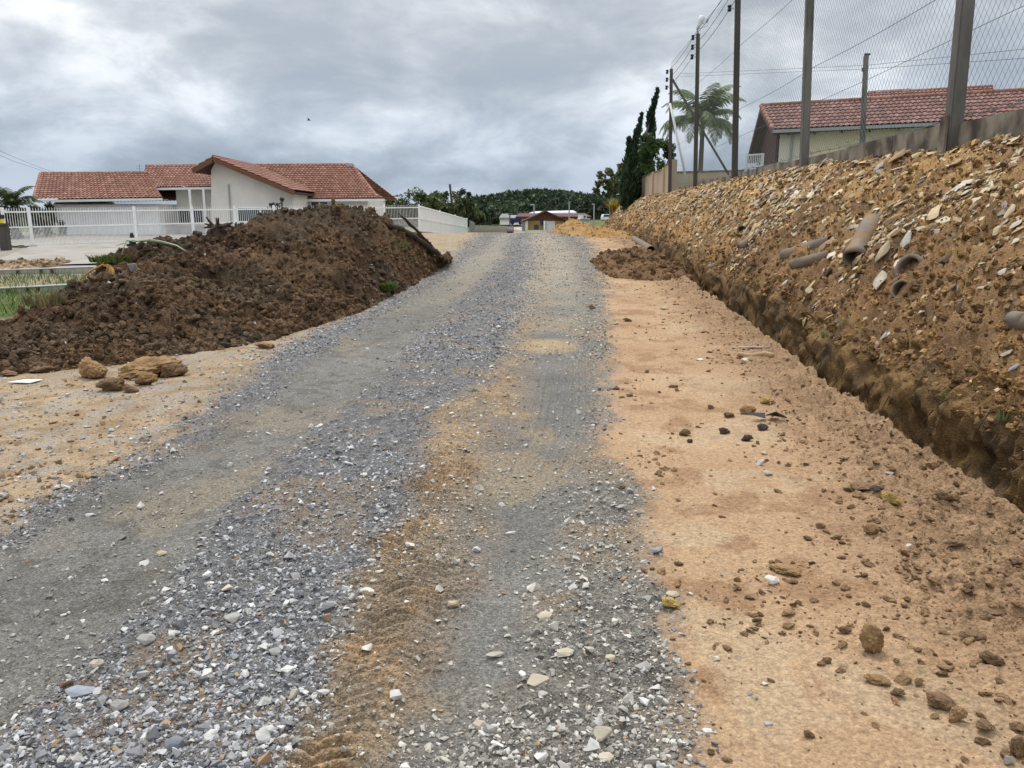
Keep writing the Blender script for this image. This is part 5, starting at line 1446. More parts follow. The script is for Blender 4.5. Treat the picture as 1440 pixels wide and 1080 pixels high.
for h in (0.0, 2.0, 4.0, Hn):
    b.tube([(W(y_) + .03 - LEAN * h, y_, zb_ + h - .05 * abs(math.sin((y_ - POSTY[1]) / 7.1 * math.pi))) for y_ in np.arange(ya, yb + .3, .7)], .006 if h not in (0, Hn) else .008, 4)
prt(b, 'tension_wires', M_WIRE, t)
# power wires from post to post and off to the right
for k in range(3):
    b = MB(); pts = []
    chain = [(POSTS[-1][0] - .2, POSTS[-1][1], POSTS[-1][2] - .15 - k * .38), (POSTS[-2][0] - .2, POSTS[-2][1], POSTS[-2][2] - .15 - k * .38), (POSTS[-3][0] - .2, POSTS[-3][1], POSTS[-3][2] - .35 - k * .38),
             (POSTS[-4][0] - .2, POSTS[-4][1], 10.3 - k * .38), (W(2) - .2, 2.0, 12.5 - k * .3)]
    for p, q in zip(chain[:-1], chain[1:]):
        for s in np.linspace(0, 1, 9)[:-1]:
            pts.append((p[0] + (q[0] - p[0]) * s, p[1] + (q[1] - p[1]) * s, p[2] + (q[2] - p[2]) * s - .35 * 4 * s * (1 - s) * .35))
    pts.append(chain[-1])
    b.tube(pts, .009, 4)
    tag(b.build('power_wire', M_BLACK), ('topmost', 'middle', 'lowest')[k] + ' power wire running along the insulators of the tall posts', 'wire', 'power wires over the bank')
# guy wire crossing the net
b = MB(); b.tube([P(1000, 210, 33), P(1220, 112, 22), P(1440, 8, 15)], .007, 4)
tag(b.build('guy_wire', M_WIRE), 'slanting guy wire crossing behind the net', 'wire')

# second row: slim post and wires by the yellow house
yy = 27.0; q = P(1215.5, 205, yy); tz = P(1218, 78, yy)
t = thing('slim_post', 'slim grey concrete post standing before the yellow house', 'post', (q[0], yy, 2.6))
b = MB(); b.bar((q[0], yy, 2.5), (tz[0], yy, tz[2]), .15, .15, up=(0, 1, 0), w2=.13); prt(b, 'shaft', M_POST, t, bevel=.01)
b = MB(); b.box((tz[0] - .05, yy - .05, tz[2] + .002), (tz[0] + .12, yy + .05, tz[2] + .06)); b.box((tz[0] - .10, yy - .02, tz[2] - .5), (tz[0] - .072, yy + .02, tz[2] - .38)); prt(b, 'post_cap', M_POSTD, t)
for k, (pa, pb, pc) in enumerate((((952, 104, 44), (1217, 92, 27), (1470, 66, 19)), ((952, 108, 44), (1217, 97, 27), (1470, 80, 19)))):
    b = MB(); b.tube([P(*pa), P(*pb), P(*pc)], .008, 4)
    tag(b.build('fence_wire', M_WIRE), ('upper', 'lower')[k] + ' thin wire carried past the slim post behind the net', 'wire', 'wires behind the net')

# ------------------------------------------------------------------ the house beyond the wall at the right
def house_right():
    YA = 36.0
    ap = P(1070, 150, YA)
    rd = np.array([.903, -.43, 0]); fr = np.array([-.43, -.903, 0])       # along the ridge, towards the road
    hr = 1.30
    LEN = 17.0; run = 2.5
    e0 = ap + fr * run + np.array([0, 0, -1.25])
    ks = np.linspace(-1, 6, 1400); px_ = np.array([proj(*(e0 + rd * k))[0] for k in ks])
    e0 = e0 + rd * ks[np.argmin(abs(px_ - 1087))]
    zE = P(1087, 183, e0[1])[2]; e0[2] = zE
    perp = (e0 - ap) - rd * (e0 - ap).dot(rd)
    back = P(1051, 224, 39.0)
    t = thing('yellow_house', 'long yellow house with a red tiled roof behind the net', 'house', (ap[0] + 4, ap[1] - 1, 2.72))
    rp = []
    roof_mesh(rp, e0, e0 + rd * LEN, ap, ap + rd * LEN, tw=.20, tl=.33, amp=.045, seed=21, pal=[(.235, .122, .102), (.215, .108, .09), (.26, .14, .118), (.195, .097, .08), (.29, .17, .145)])
    roof_mesh(rp, back + rd * LEN, back, ap + rd * LEN, ap, seed=22)
    roof_obj('roof', rp, t)
    b = MB(); ridge_cap(b, ap + [0, 0, .04], ap + rd * LEN + [0, 0, .04]); ridge_cap(b, ap + [0, 0, .03], e0 + [0, 0, .05], .09); prt(b, 'ridge_tiles', M_TILE, t, True)
    # brown plank gable under the flying roof end
    dn = np.array([0, 0, -.12])
    b = MB()
    b.slab([ap + dn, e0 + dn, e0 + rd * 1.5 + dn, ap + rd * 1.5 + dn], (0, 0, -.07)); prt(b, 'soffit', M_WOODD, t)
    b = MB(); b.slab([ap + dn, back + dn, back + rd * 1.5 + dn, ap + rd * 1.5 + dn], (0, 0, -.07)); prt(b, 'soffit', M_WOODD, t)
    for q in (e0, back):
        b = MB(); b.bar(ap + [0, 0, -.1], q + [0, 0, -.1], .05, .2); prt(b, 'barge_board', M_WOODR, t)
    ins = rd * .45
    w0 = e0 + rd * .25 - fr * .35
    gb = back + ins + [0, 0, -.2]
    b = MB()
    b.slab([ap + ins + [0, 0, -.22], e0 + ins * .3 - fr * .3 + [0, 0, -.15], (w0[0] - .15, w0[1] + .1, 2.6), (gb[0], gb[1], 2.6), gb], rd * .1 - fr * .05)
    prt(b, 'gable_boards', mat('red brown boards', (.085, .040, .032), .75, var=.3, vscale=6, bump=.2), t)
    zb = 2.5
    def wallseg(p, q, z1, th_, m_, nm, zb=zb):
        b = MB(); n_ = np.cross(q - p, [0, 0, 1.]); n_ /= np.linalg.norm(n_)
        b.slab([(p[0], p[1], zb), (q[0], q[1], zb), (q[0], q[1], z1), (p[0], p[1], z1)], -n_ * th_ if n_.dot(fr) > 0 else n_ * th_)
        return prt(b, nm, m_, t)
    wz = e0[2] - .12
    wallseg(w0, w0 + rd * 1.05, wz, .15, M_CREAMP, 'porch_wall')
    wallseg(w0 + rd * 1.053, w0 + rd * (LEN - .6), wz, .15, M_CREAM, 'wall')
    b = MB(); dp = w0 + rd * .5 + fr * .05; b.tube([(dp[0], dp[1], 2.6), (dp[0], dp[1], wz)], .05, 6); prt(b, 'downpipe', M_STEEL, t)
    b = MB(); b.bar(e0 + fr * .06 + [0, 0, -.06], e0 + rd * LEN + fr * .06 + [0, 0, -.06], .12, .12); prt(b, 'gutter', M_STEEL, t)
    b = MB()
    for k in range(16):
        p = e0 + rd * (.6 + k * 1.02) + [0, 0, -.16]; b.bar(p + fr * .03, p - fr * .6 + [0, 0, .02], .07, .10)
    prt(b, 'rafter_ends', M_WOODD, t)
    # second roof behind
    p0 = P(1221, 141, 36.5); p1 = P(1221, 132, 38.5); p2 = P(1394, 122.5, 34.0); p3 = P(1430, 133, 31.4)
    rp = []
    roof_mesh(rp, p0 + [0, 0, -.7], p3 + [0, 0, -.7], p1, p2, tw=.20, tl=.33, amp=.045, seed=23, pal=[(.26, .13, .10), (.23, .11, .088), (.29, .15, .122)])
    roof_obj('rear_roof', rp, t)
    b = MB(); ridge_cap(b, p1, p2); prt(b, 'ridge_tiles', M_TILE, t, True)
    b = MB(); q1 = P(1221, 130, 38.6); q2 = P(1280, 126.5, 37.2); b.bar(q1, q2, .1, .12); prt(b, 'roof_flashing', M_STEEL, t)
    b = MB(); b.slab([p0 + [0, .4, -.75], p3 + [0, .4, -.75], p3 + [0, 3, -.9], p0 + [0, 3, -.9]], (0, 0, -2.2)); prt(b, 'rear_wall', M_CREAM, t)
    # veranda railing
    f = thing('railing', 'small white veranda railing at the left end of the yellow house', 'railing', P(1060, 236, 33.5))
    a, c = P(1049, 235, 33.5), P(1072, 233.5, 33.5); b = MB()
    h_ = .48
    for s in np.linspace(0, 1, 10):
        p = a + (c - a) * s; b.bar(p, p + [0, 0, h_], .03)
    prt(b, 'balusters', M_WHITE2, f)
    b = MB()
    for z_ in (0, h_): b.bar(a + [0, 0, z_], c + [0, 0, z_], .07)
    for p in (a, c): b.bar(p - [0, 0, .3], p + [0, 0, h_ + .04], .075)
    prt(b, 'rail_frame', M_WHITE2, f)
house_right()

# ------------------------------------------------------------------ beige panel walls past the corner
t = thing('panel_wall', 'beige concrete panel wall stepping down along the far bank', 'wall', (W(50), 50, 2.6))
yw = [POSTY[-1] + .3, yfor(933), yfor(918), yfor(896), yfor(876)]
ztop = [(945, 226), (933, 237), (918, 243), (896, 254), (876, 264)]
for i in range(4):
    y0_, y1_ = yw[i], yw[i + 1] - .03
    x0_, x1_ = W(y0_) + .02, W(y1_) + .02
    z1_ = P(*ztop[i], yw[i])[2] - .02; z2_ = P(*ztop[i + 1], yw[i + 1])[2] + (.12 if i in (0, 2) else 0)
    b = MB(); b.slab([(x0_, y0_, 2.0), (x1_, y1_, 2.0), (x1_, y1_, z2_), (x0_, y0_, z1_)], (.15, 0, 0)); prt(b, 'wall_panel', M_PANEL, t)
    b = MB(); b.box((x0_ - .12, y0_ - .14, 2.0), (x0_ + .2, y0_ + .14, z1_ + .08)); prt(b, 'pillar', M_PANEL, t, bevel=.01)
    b = MB(); b.slab([(x0_ - .05, y0_ + .15, z1_), (x1_ - .05, y1_ - .15, z2_), (x1_ + .2, y1_ - .15, z2_), (x0_ + .2, y0_ + .15, z1_)], (0, 0, .06)); prt(b, 'coping', M_CONC, t)
a = P(948, 243, POSTY[-1] + 5); c = P(1040, 238.5, POSTY[-1] + 3)
t = thing('boundary_wall', 'beige boundary wall below the palm, facing the road', 'wall', (a[0], a[1], 2.7))
b = MB(); b.slab([(a[0], a[1], 2.6), (c[0] + 3, c[1], 2.6), (c[0] + 3, c[1], c[2]), (a[0], a[1], a[2])], (0, .15, 0)); prt(b, 'wall_panel', M_PANEL, t)
b = MB(); b.slab([(a[0], a[1] - .05, a[2] + .002), (c[0] + 3, c[1] - .05, c[2] + .002), (c[0] + 3, c[1] + .2, c[2] + .002), (a[0], a[1] + .2, a[2] + .002)], (0, 0, .07)); prt(b, 'coping', M_CONC, t)

# ------------------------------------------------------------------ trees
def leaves(pos, size, cols, droop=0, rng=RNG):
    n = len(pos); a = rng.normal(size=(n, 3)); a[:, 2] -= droop; a /= np.linalg.norm(a, axis=1)[:, None]
    b_ = rng.normal(size=(n, 3)); b_ -= a * (a * b_).sum(1)[:, None]; b_ /= np.linalg.norm(b_, axis=1)[:, None]
    s = (size * rng.uniform(.6, 1.3, n))[:, None]
    V_ = np.stack([pos - a * s, pos + b_ * s * .4, pos + a * s, pos - b_ * s * .4], 1).reshape(-1, 3)
    F_ = np.arange(4 * n).reshape(-1, 4)
    return V_, F_, np.repeat(cols, 4, 0)
def blob_points(c, r, n, clumps, rng=RNG, shell=.55):
    """leaf positions gathered in clumps through an ellipsoid"""
    d = rng.normal(size=(clumps, 3)); d /= np.linalg.norm(d, axis=1)[:, None]
    cc = d * (rng.uniform(shell, 1.0, (clumps, 1))) * np.array(r) + np.array(c)
    k = rng.integers(0, clumps, n)
    cr_ = rng.uniform(.16, .36, clumps) * np.mean(r)
    q = rng.normal(size=(n, 3)); q /= np.linalg.norm(q, axis=1)[:, None]
    return cc[k] + q * (rng.uniform(0, 1, (n, 1)) ** .5) * cr_[k][:, None], k
def tree(name, label, base, h, r, cols, n=2600, clumps=26, leaf=.16, trunk=.14, group=None, crown_c=.62, cat='tree', limbs=6):
    base = np.array(base, float)
    t = thing(name, label, cat, base, 0, group)
    c = np.array([0, 0, h * crown_c])
    p, k = blob_points(c, r, n, clumps)
    cc = np.array(cols)[RNG.integers(0, len(cols), clumps)][k] * RNG.uniform(.75, 1.25, (n, 1))
    V_, F_, C_ = leaves(p, leaf, cc)
    npmesh('crown', V_, F_, M_LEAF, C_, False, t)
    b = MB(); b.tube([(0, 0, -.3), (R.uniform(-.1, .1), 0, h * .3), (R.uniform(-.15, .15), 0, h * .62)], [trunk, trunk * .8, trunk * .4], 8)
    for i in range(limbs):
        a = i * 6.28 / limbs + R.uniform(-.4, .4)
        b.tube([(0, 0, h * .3), (math.cos(a) * r[0] * .4, math.sin(a) * r[1] * .4, h * .5), (math.cos(a) * r[0] * .8, math.sin(a) * r[1] * .8, h * (crown_c + R.uniform(-.1, .2)))], [trunk * .5, trunk * .35, trunk * .12], 6)
    b.build('trunk', M_BARK, t, True)
    return t
def cypress(px, pyb, pyt, Y, wpx, label, lean=0):
    b0 = P(px, pyb, Y); tp = P(px, pyt, Y); h = tp[2] - b0[2]; r = wpx / FOC * Y / 2
    t = thing('cypress', label, 'tree', b0, 0, 'dark cypresses beyond the beige wall')
    n = 5200; clumps = 60
    zc = RNG.uniform(.02, .98, clumps) ** 1.15; ang = RNG.uniform(0, 6.28, clumps)
    env = np.interp(zc, [0, .1, .3, .6, .85, 1], [.85, 1.1, 1.05, .6, .24, .04]) * r
    cc = np.stack([np.cos(ang) * env * .62 + lean * zc * zc * r, np.sin(ang) * env * .62, zc * h], -1)
    k = RNG.integers(0, clumps, n); q = RNG.normal(size=(n, 3)) * np.array([.16, .16, .5]) * (env[k][:, None] * 1.1 + .06)
    p = cc[k] + q
    a_ = np.stack([q[:, 0] * .6, q[:, 1] * .6, np.full(n, .5)], -1) + RNG.normal(size=(n, 3)) * .18
    a_ /= np.linalg.norm(a_, axis=1)[:, None]
    b_ = RNG.normal(size=(n, 3)); b_ -= a_ * (a_ * b_).sum(1)[:, None]; b_ /= np.linalg.norm(b_, axis=1)[:, None]
    s = RNG.uniform(.10, .26, n)[:, None]
    V_ = np.stack([p - a_ * s, p + b_ * s * .35, p + a_ * s * 1.2, p - b_ * s * .35], 1).reshape(-1, 3)
    cl = np.array([(.022, .05, .022), (.034, .068, .028), (.048, .08, .034)])[RNG.integers(0, 3, clumps)][k] * RNG.uniform(.7, 1.3, (n, 1))
    npmesh('crown', V_, np.arange(4 * n).reshape(-1, 4), M_LEAF, np.repeat(cl, 4, 0), False, t)
    b = MB(); b.tube([(0, 0, -.5), (0, 0, h * .5), (lean * r * .8, 0, h * .93)], [.14, .09, .02], 7); b.build('trunk', M_BARK, t, True)
cypress(884, 290, 160, 56, 22, 'shorter dark cypress at the left of the pair', lean=1.3)
cypress(902, 290, 124, 57, 30, 'taller dark pointed cypress of the pair', lean=1.1)
cypress(884, 285, 195, 54.5, 24, 'low broad dark cypress in front of the pair', lean=-.2)
g0 = P(924, 285, 53)
tree('leafy_tree', 'soft bright green bushy tree right of the cypresses', (g0[0], 53, 2.0), P(924, 180, 53)[2] - 2.0, (1.15, 1.1, 1.6), [(.05, .095, .025), (.07, .12, .03), (.035, .07, .02)], 3400, 34, .13, crown_c=.66)

def palm(name, label, base, h, rad, nfr, droop, trunk_r, leafc, seed, lean=(0, 0), leaflet=.5, group=None, pairs=26):
    rg = np.random.default_rng(seed); base = np.array(base, float)
    t = thing(name, label, 'palm tree', base, 0, group)
    top = np.array([lean[0], lean[1], h])
    b = MB(); b.tube([(0, 0, -.5), tuple(top * .35 + [0, 0, 0]), tuple(top * .7), tuple(top)], [trunk_r * 1.2, trunk_r, trunk_r * .9, trunk_r * .8], 9)
    b.build('trunk', M_BARK, t, True)
    for i in range(nfr):
        az = i * 2.399 + rg.uniform(-.3, .3); el = rg.uniform(-.1, 1.35) if i > 3 else 1.4
        L_ = rad * rg.uniform(.85, 1.1)
        pts = []; p = top.copy(); e = el
        for k in range(11):
            pts.append(p.copy()); d = np.array([math.cos(az) * math.cos(e), math.sin(az) * math.cos(e), math.sin(e)])
            p = p + d * L_ / 10; e -= droop * (.4 + k * .12) / 10 * 2.2
        pts = np.array(pts)
        Vq, Fq, Cq = [], [], []
        for k in range(pairs):
            s = .12 + .88 * k / (pairs - 1); ii = min(int(s * 10), 9); f = s * 10 - ii
            c = pts[ii] * (1 - f) + pts[ii + 1] * f; tg_ = pts[ii + 1] - pts[ii]; tg_ = tg_ / np.linalg.norm(tg_)
            sd_ = np.cross(tg_, [0, 0, 1.]); sd_ /= np.linalg.norm(sd_) + 1e-9
            ll = leaflet * math.sin(math.pi * min(.95, .15 + s * .8)) * rg.uniform(.8, 1.2)
            for sg in (-1, 1):
                dd = sd_ * sg * .8 + tg_ * .45 + np.array([0, 0, -.45 - .3 * rg.uniform()]); dd /= np.linalg.norm(dd)
                wv = tg_ * .030 * (leaflet / .5)
                q = c + dd * ll; m_ = c + dd * ll * .5 + [0, 0, .03]
                o = len(Vq); Vq += [c - wv * .6, c + wv * .6, m_ + wv, q, m_ - wv]
                Fq += [(o, o + 1, o + 2, o + 4), (o + 4, o + 2, o + 3, o + 3)]
                cc = np.array(leafc[rg.integers(0, len(leafc))]) * rg.uniform(.7, 1.3); Cq += [cc] * 5
        Fq2 = []
        for f_ in Fq:
            Fq2 += [(f_[0], f_[1], f_[2]), (f_[0], f_[2], f_[3])] if f_[2] != f_[3] and f_[3] != f_[1] and len(set(f_)) == 4 else [(f_[0], f_[1], f_[2])]
        # rachis
        o = len(Vq)
        for k, q in enumerate(pts):
            w_ = .025 * (1 - k / 12); Vq += [q + [w_, 0, 0], q + [-w_ * .5, w_, 0], q + [-w_ * .5, -w_, 0]]; Cq += [np.array((.10, .12, .04))] * 3
        for k in range(10):
            for j in range(3):
                a_, b_ = o + k * 3 + j, o + k * 3 + (j + 1) % 3
                Fq2 += [(a_, b_, b_ + 3), (a_, b_ + 3, a_ + 3)]
        npmesh('frond', np.array(Vq), np.array(Fq2), M_LEAF, np.array(Cq), False, t)
    return t
pb = P(984, 262, 50); pt = P(984, 168, 50)
palm('palm_tree', 'tall feathery palm behind the beige boundary wall', (pb[0], 50, 2.2), pt[2] - 2.2, 3.2, 30, .95, .16, [(.09, .14, .045), (.13, .19, .065), (.18, .22, .09)], 7, leaflet=.8, pairs=30)
pb = P(22, 330, 44); pt = P(20, 292, 44)
palm('palm_tree', 'low bushy palm behind the fence at the far left', (pb[0], 44, .3), pt[2] - .3, 1.9, 26, .9, .2, [(.04, .06, .022), (.06, .085, .03), (.09, .11, .045)], 9, leaflet=.45)
pb = P(60, 340, 45)
tree('hedge_bush', 'dark shaggy bush behind the fence left of the garage', (pb[0], 45.5, .2), 2.3, (1.3, .7, 1.0), [(.035, .05, .02), (.05, .065, .03), (.09, .085, .045)], 1800, 18, .12, crown_c=.5, cat='bush')
pb = P(20, 340, 43)
tree('hedge_bush', 'dark green hedge plant under the palm at the far left', (pb[0], 42.5, .2), 1.9, (1.4, .7, .85), [(.03, .045, .018), (.045, .06, .025)], 1600, 18, .12, crown_c=.5, cat='bush')
pb = P(388, 296, 46)
tree('flowering_shrub', 'small purplish shrub at the foot of the bungalow gable', (pb[0], 46.2, .4), P(388, 284, 46)[2] - .2, (.75, .4, .75), [(.10, .05, .06), (.14, .07, .08), (.06, .06, .03)], 900, 14, .07, crown_c=.72, cat='shrub')

# bushy trees behind the far fence
BC = [(.06, .085, .025), (.09, .12, .035), (.04, .06, .02), (.12, .14, .05)]
BT = [(548, 282, 66, 1.3, 'sparse small tree just behind the white fence corner post'), (590, 268, 78, 2.3, 'round green tree above the white fence corner'), (618, 273, 84, 2.4, 'wide green tree above the middle of the side fence'),
      (648, 283, 90, 2.4, 'green tree above the far end of the side fence'), (664, 298, 92, 1.8, 'dark low tree beside the grey post end'), (604, 285, 80, 2.0, 'low green tree filling the gap behind the side fence'), (632, 290, 86, 2.0, 'low leafy tree under the dark far pole')]
for px, py, Y, r, lab in BT:
    tp = P(px, py, Y); g = float(z0(tp[0], Y)); h = tp[2] - g + .3
    tree('leafy_tree', lab, (tp[0], Y, g), h, (r, r * .9, h * .34), BC, 2300, 26, .19, crown_c=.66, group='green trees behind the side fence')
tp = P(649, 266, 150); tree('tall_tree', 'dark rounded tree standing apart left of the wooded hill', (tp[0], 150, -1), tp[2] + 1, (2.4, 2, 3.0), [(.03, .045, .022), (.04, .06, .03)], 1600, 18, .3, crown_c=.72)
a, c = P(632.5, 259, 95), P(636, 290, 95); b = MB(); b.tube([a, c, P(638, 312, 95)], [.13, .15, .16], 6)
tag(b.build('utility_pole', M_POSTD), 'dark leaning pole above the trees behind the side fence', 'pole')

# slender tree and bush at the end of the bank
tp = P(861, 248, 72); g = float(z0(tp[0], 72))
t = thing('slender_tree', 'slender pale trunked tree left of the beige panel wall', 'tree', (tp[0], 72, g))
p = []
for cx_, cz_, rr in ((848, 262, .9), (862, 247, 1.3), (874, 240, 1.2), (868, 262, 1.0), (858, 270, .7)):
    q = P(cx_, cz_, 72) - np.array([tp[0], 72, g]); a_, _ = blob_points(q, (rr, rr, rr * .6), 520, 10); p.append(a_)
p = np.concatenate(p); V_, F_, C_ = leaves(p, .20, np.array([(.07, .09, .035), (.10, .12, .05), (.13, .14, .06)])[RNG.integers(0, 3, len(p))] * RNG.uniform(.8, 1.2, (len(p), 1)))
npmesh('crown', V_, F_, M_LEAF, C_, False, t)
b = MB(); hh_ = P(859, 256, 72)[2] - g; b.tube([(-.1, 0, -.3), (-.12, 0, hh_ * .6), (.1, 0, hh_)], [.12, .1, .06], 7)
for dx, dz in ((-.8, .1), (.8, 1.2), (.5, .4)): b.tube([(-.05, 0, hh_ * .8), (dx, 0, hh_ + dz)], [.06, .02], 5)
b.build('trunk', mat('pale bark', (.30, .26, .2), .9, var=.2), t, True)
tp = P(869, 292, 66); grass_tuft('yellow_shrub', (tp[0], 66, 1.6), .5, 1.5, 420, 'yellow flowering shrub at the foot of the panel wall end', [(.45, .30, .03), (.30, .22, .04), (.12, .13, .04)], 'shrub', wide=.04)
# thin roots hanging from the far side of the trench, a few weeds on the bank
b = MB()
for _ in range(46):
    y_ = R.uniform(3.6, 16); x_ = float(TL(y_)) + .55 + R.uniform(-.04, .12); z_ = float(zbase(x_ + .15, y_)) - R.uniform(.0, .35); l_ = R.uniform(.12, .4)
    b.tube([(x_, y_, z_), (x_ - .06, y_ + R.uniform(-.05, .05), z_ - l_ * .4), (x_ - R.uniform(.03, .09), y_ + R.uniform(-.12, .12), z_ - l_)], [.006, .005, .002], 4)
tag(b.build('hanging_roots', M_STICK), kind='stuff')
for (px, py, h_, n_, lab) in ((1412, 592, .10, 26, 'small pale green weed low on the bank at the right edge'), (1160, 470, .09, 30, 'small green weed on the lower bank above the trench'), (1330, 560, .07, 16, 'tiny sprig of weed on the lower bank at the right')):
    c = hit(px, py); grass_tuft('weed', c, .05, h_, n_, lab, [(.12, .17, .05), (.20, .24, .09)], wide=.004)
# ------------------------------------------------------------------ far houses
def gable_house(name, label, pxl, pxr, py_eave, py_ridge, py_base, Y, depth, wallm, roofm, ridge_px=None, over=.5):
    x0, ze = XZ(pxl, py_eave, Y); x1, _ = XZ(pxr, py_eave, Y); _, zr = XZ(pxl, py_ridge, Y); zb = XZ(pxl, py_base, Y)[1] - 1.2
    xm = (x0 + x1) / 2 if ridge_px is None else XZ(ridge_px, py_ridge, Y)[0]
    t = thing(name, label, 'house', ((x0 + x1) / 2, Y, zb))
    b = MB(); b.slab([(x0 + over, Y, zb), (x1 - over, Y, zb), (x1 - over, Y, ze), (x0 + over, Y, ze)], (0, depth, 0)); prt(b, 'wall', wallm, t)
    b = MB(); b.slab([(x0 + over, Y + .02, ze + .003), (x1 - over, Y + .02, ze + .003), (xm, Y + .02, zr - .15)], (0, .1, 0)); prt(b, 'gable', M_WOODR, t)
    b = MB()
    for q in ((x0, ze), (x1, ze)):
        b.slab([(xm, Y - .8, zr), (q[0], Y - .8, q[1] - .1), (q[0], Y + depth, q[1] - .1), (xm, Y + depth, zr)], (0, 0, -.16))
    prt(b, 'roof', roofm, t)
    return t, x0, x1, ze, zb
YH = 95
M_BROOF = mat('dark brown roof', (.07, .035, .028), .8, var=.2, vscale=2, bump=.2)
t, x0, x1, ze, zb = gable_house('small_house', 'small ochre house with a dark brown gable roof beyond the road crest', 733, 801, 310.5, 296, 327, YH, 9, M_OCHRE, M_BROOF, 767, over=.7)
for xa, xb, nm, m_ in ((738.5, 742.5, 'pillar', M_CREAMP), (764.5, 767, 'pillar', M_WHITE), (795, 797, 'pillar', M_CREAMP)):
    a, _ = XZ(xa, 310, YH - .5); c, _ = XZ(xb, 310, YH - .5); b = MB(); b.box((a, YH - .6, zb), (c, YH - .3, ze)); prt(b, nm, m_, t)
a, z1 = XZ(768, 311, YH); c, _ = XZ(780.5, 311, YH); b = MB(); b.box((a, YH - .12, zb), (c, YH - .004, z1)); prt(b, 'garage_door', M_WHITE2, t)
a, z1 = XZ(751, 316, YH); c, z2 = XZ(757.5, 322.5, YH); b = MB(); b.box((a, YH - .06, z2), (c, YH - .004, z1)); prt(b, 'window', M_GLASS, t)
a, z1 = XZ(760, 309, YH); c, z2 = XZ(765, 316, YH); b = MB(); b.box((a, YH - .3, z2), (c, YH - .1, z1)); prt(b, 'awning', M_BLUE, t)
a, _ = XZ(741, 323, YH); c, z1 = XZ(768, 323.5, YH); b = MB(); b.box((a, YH - 1.4, zb), (c, YH - 1.2, z1)); prt(b, 'porch_wall', M_CREAMP, t)

def shed(name, label, Y, depth, segs, roofs, root_px, cat='building', wins=()):
    r = P(*root_px, Y); t = thing(name, label, cat, r)
    for (xa, ya, xb, yb, m_, nm) in segs:
        p, q = P(xa, ya, Y), P(xb, yb, Y); b = MB(); b.box((p[0], Y, q[2]), (q[0], Y + depth, p[2])); prt(b, nm, m_, t)
    for (pl, m_, nm, dy) in roofs:
        b = MB(); b.slab([P(*p) for p in pl], (0, 0, -.3)); prt(b, nm, m_, t)
    for (xa, ya, xb, yb) in wins:
        p, q = P(xa, ya, Y), P(xb, yb, Y); b = MB(); b.box((p[0], Y - .1, q[2]), (q[0], Y - .004, p[2])); prt(b, 'window', M_GLASS, t)
    return t
shed('long_shed', 'long dark red roofed shed with a white ridge behind the ochre house', 130, 12, [(735, 306, 828, 325, M_SLATE, 'wall')],
     [([(725, 304.5, 129), (832, 304.5, 129), (822, 299.5, 134), (729, 300, 134)], M_RED, 'roof', 0), ([(744, 299.3, 133), (811, 298.6, 133), (806, 295.8, 137), (752, 297.3, 137)], M_WHITE2, 'roof_sheet', 0)], (780, 325))
shed('block_house', 'white block shaped house right of the red roofed shed', 118, 6, [(816, 307.5, 829.5, 318, M_WHITE, 'wall'), (817.5, 302, 825, 307.4, M_WHITE2, 'upper_wall')], [([(815, 307.6, 117.6), (830, 307.6, 117.6), (830, 307.2, 124), (815, 307.2, 124)], M_SLATE, 'roof', 0)], (822, 318), 'house', [(821, 303, 823.4, 306)])
shed('white_house', 'boxy white house on the slope left of the red roofed shed', 150, 8, [(703, 306, 735, 316, M_WHITE, 'wall'), (705, 300.5, 714.5, 305.9, M_WHITE2, 'upper_wall')], [([(702, 306, 149.6), (736, 306, 149.6), (734, 302.5, 157), (704, 302.5, 157)], M_SLATE, 'roof', 0)], (718, 316), 'house', [(722, 308, 726, 313)])
# blue truck beside it
c = P(724.5, 316, 140)
t = thing('blue_truck', 'dark blue truck parked before the boxy white house', 'truck', c)
b = MB(); b.box((c[0] - .9, 140, c[2] + .35), (c[0] + .5, 141.6, c[2] + 1.1)); prt(b, 'truck_bed', M_BLUE, t, bevel=.05)
b = MB(); b.box((c[0] + .52, 140, c[2] + .35), (c[0] + 1.3, 141.6, c[2] + 1.6)); prt(b, 'cab', M_BLUE, t, bevel=.08)
b = MB(); b.box((c[0] + .6, 139.98, c[2] + 1.05), (c[0] + 1.2, 139.997, c[2] + 1.45)); prt(b, 'window', M_GLASS, t)
for dx in (-.5, .9):
    b = MB(); b.tube([(c[0] + dx, 139.95, c[2] + .32), (c[0] + dx, 140.2, c[2] + .32)], .32, 12); prt(b, 'wheel', M_BLACK, t)
# white van far up the field
c = P(853, 308.5, 190); c[2] = float(z0(c[0], 190)); Yv = 190
t = thing('white_van', 'white van parked on the grass below the hill at the right', 'van', c)
b = MB(); b.slab([(c[0] - .95, Yv, c[2] + .3), (c[0] + .95, Yv, c[2] + .3), (c[0] + .95, Yv, c[2] + .95), (c[0] + .72, Yv, c[2] + 1.65), (c[0] - .72, Yv, c[2] + 1.65), (c[0] - .95, Yv, c[2] + .95)], (0, 4.2, 0)); prt(b, 'body', M_WHITE, t, bevel=.06)
b = MB(); b.slab([(c[0] - .8, Yv - .02, c[2] + 1.0), (c[0] + .8, Yv - .02, c[2] + 1.0), (c[0] + .62, Yv - .02, c[2] + 1.5), (c[0] - .62, Yv - .02, c[2] + 1.5)], (0, .015, 0)); prt(b, 'windscreen', M_GLASS, t)
for sx in (-.8, .8):
    b = MB(); b.tube([(c[0] + sx - .1, Yv + .7, c[2] + .3), (c[0] + sx + .1, Yv + .7, c[2] + .3)], .3, 12); prt(b, 'wheel', M_BLACK, t)
    b = MB(); b.box((c[0] + sx * .85 - .12, Yv - .03, c[2] + .62), (c[0] + sx * .85 + .12, Yv - .005, c[2] + .78)); prt(b, 'headlight', M_STEEL, t)
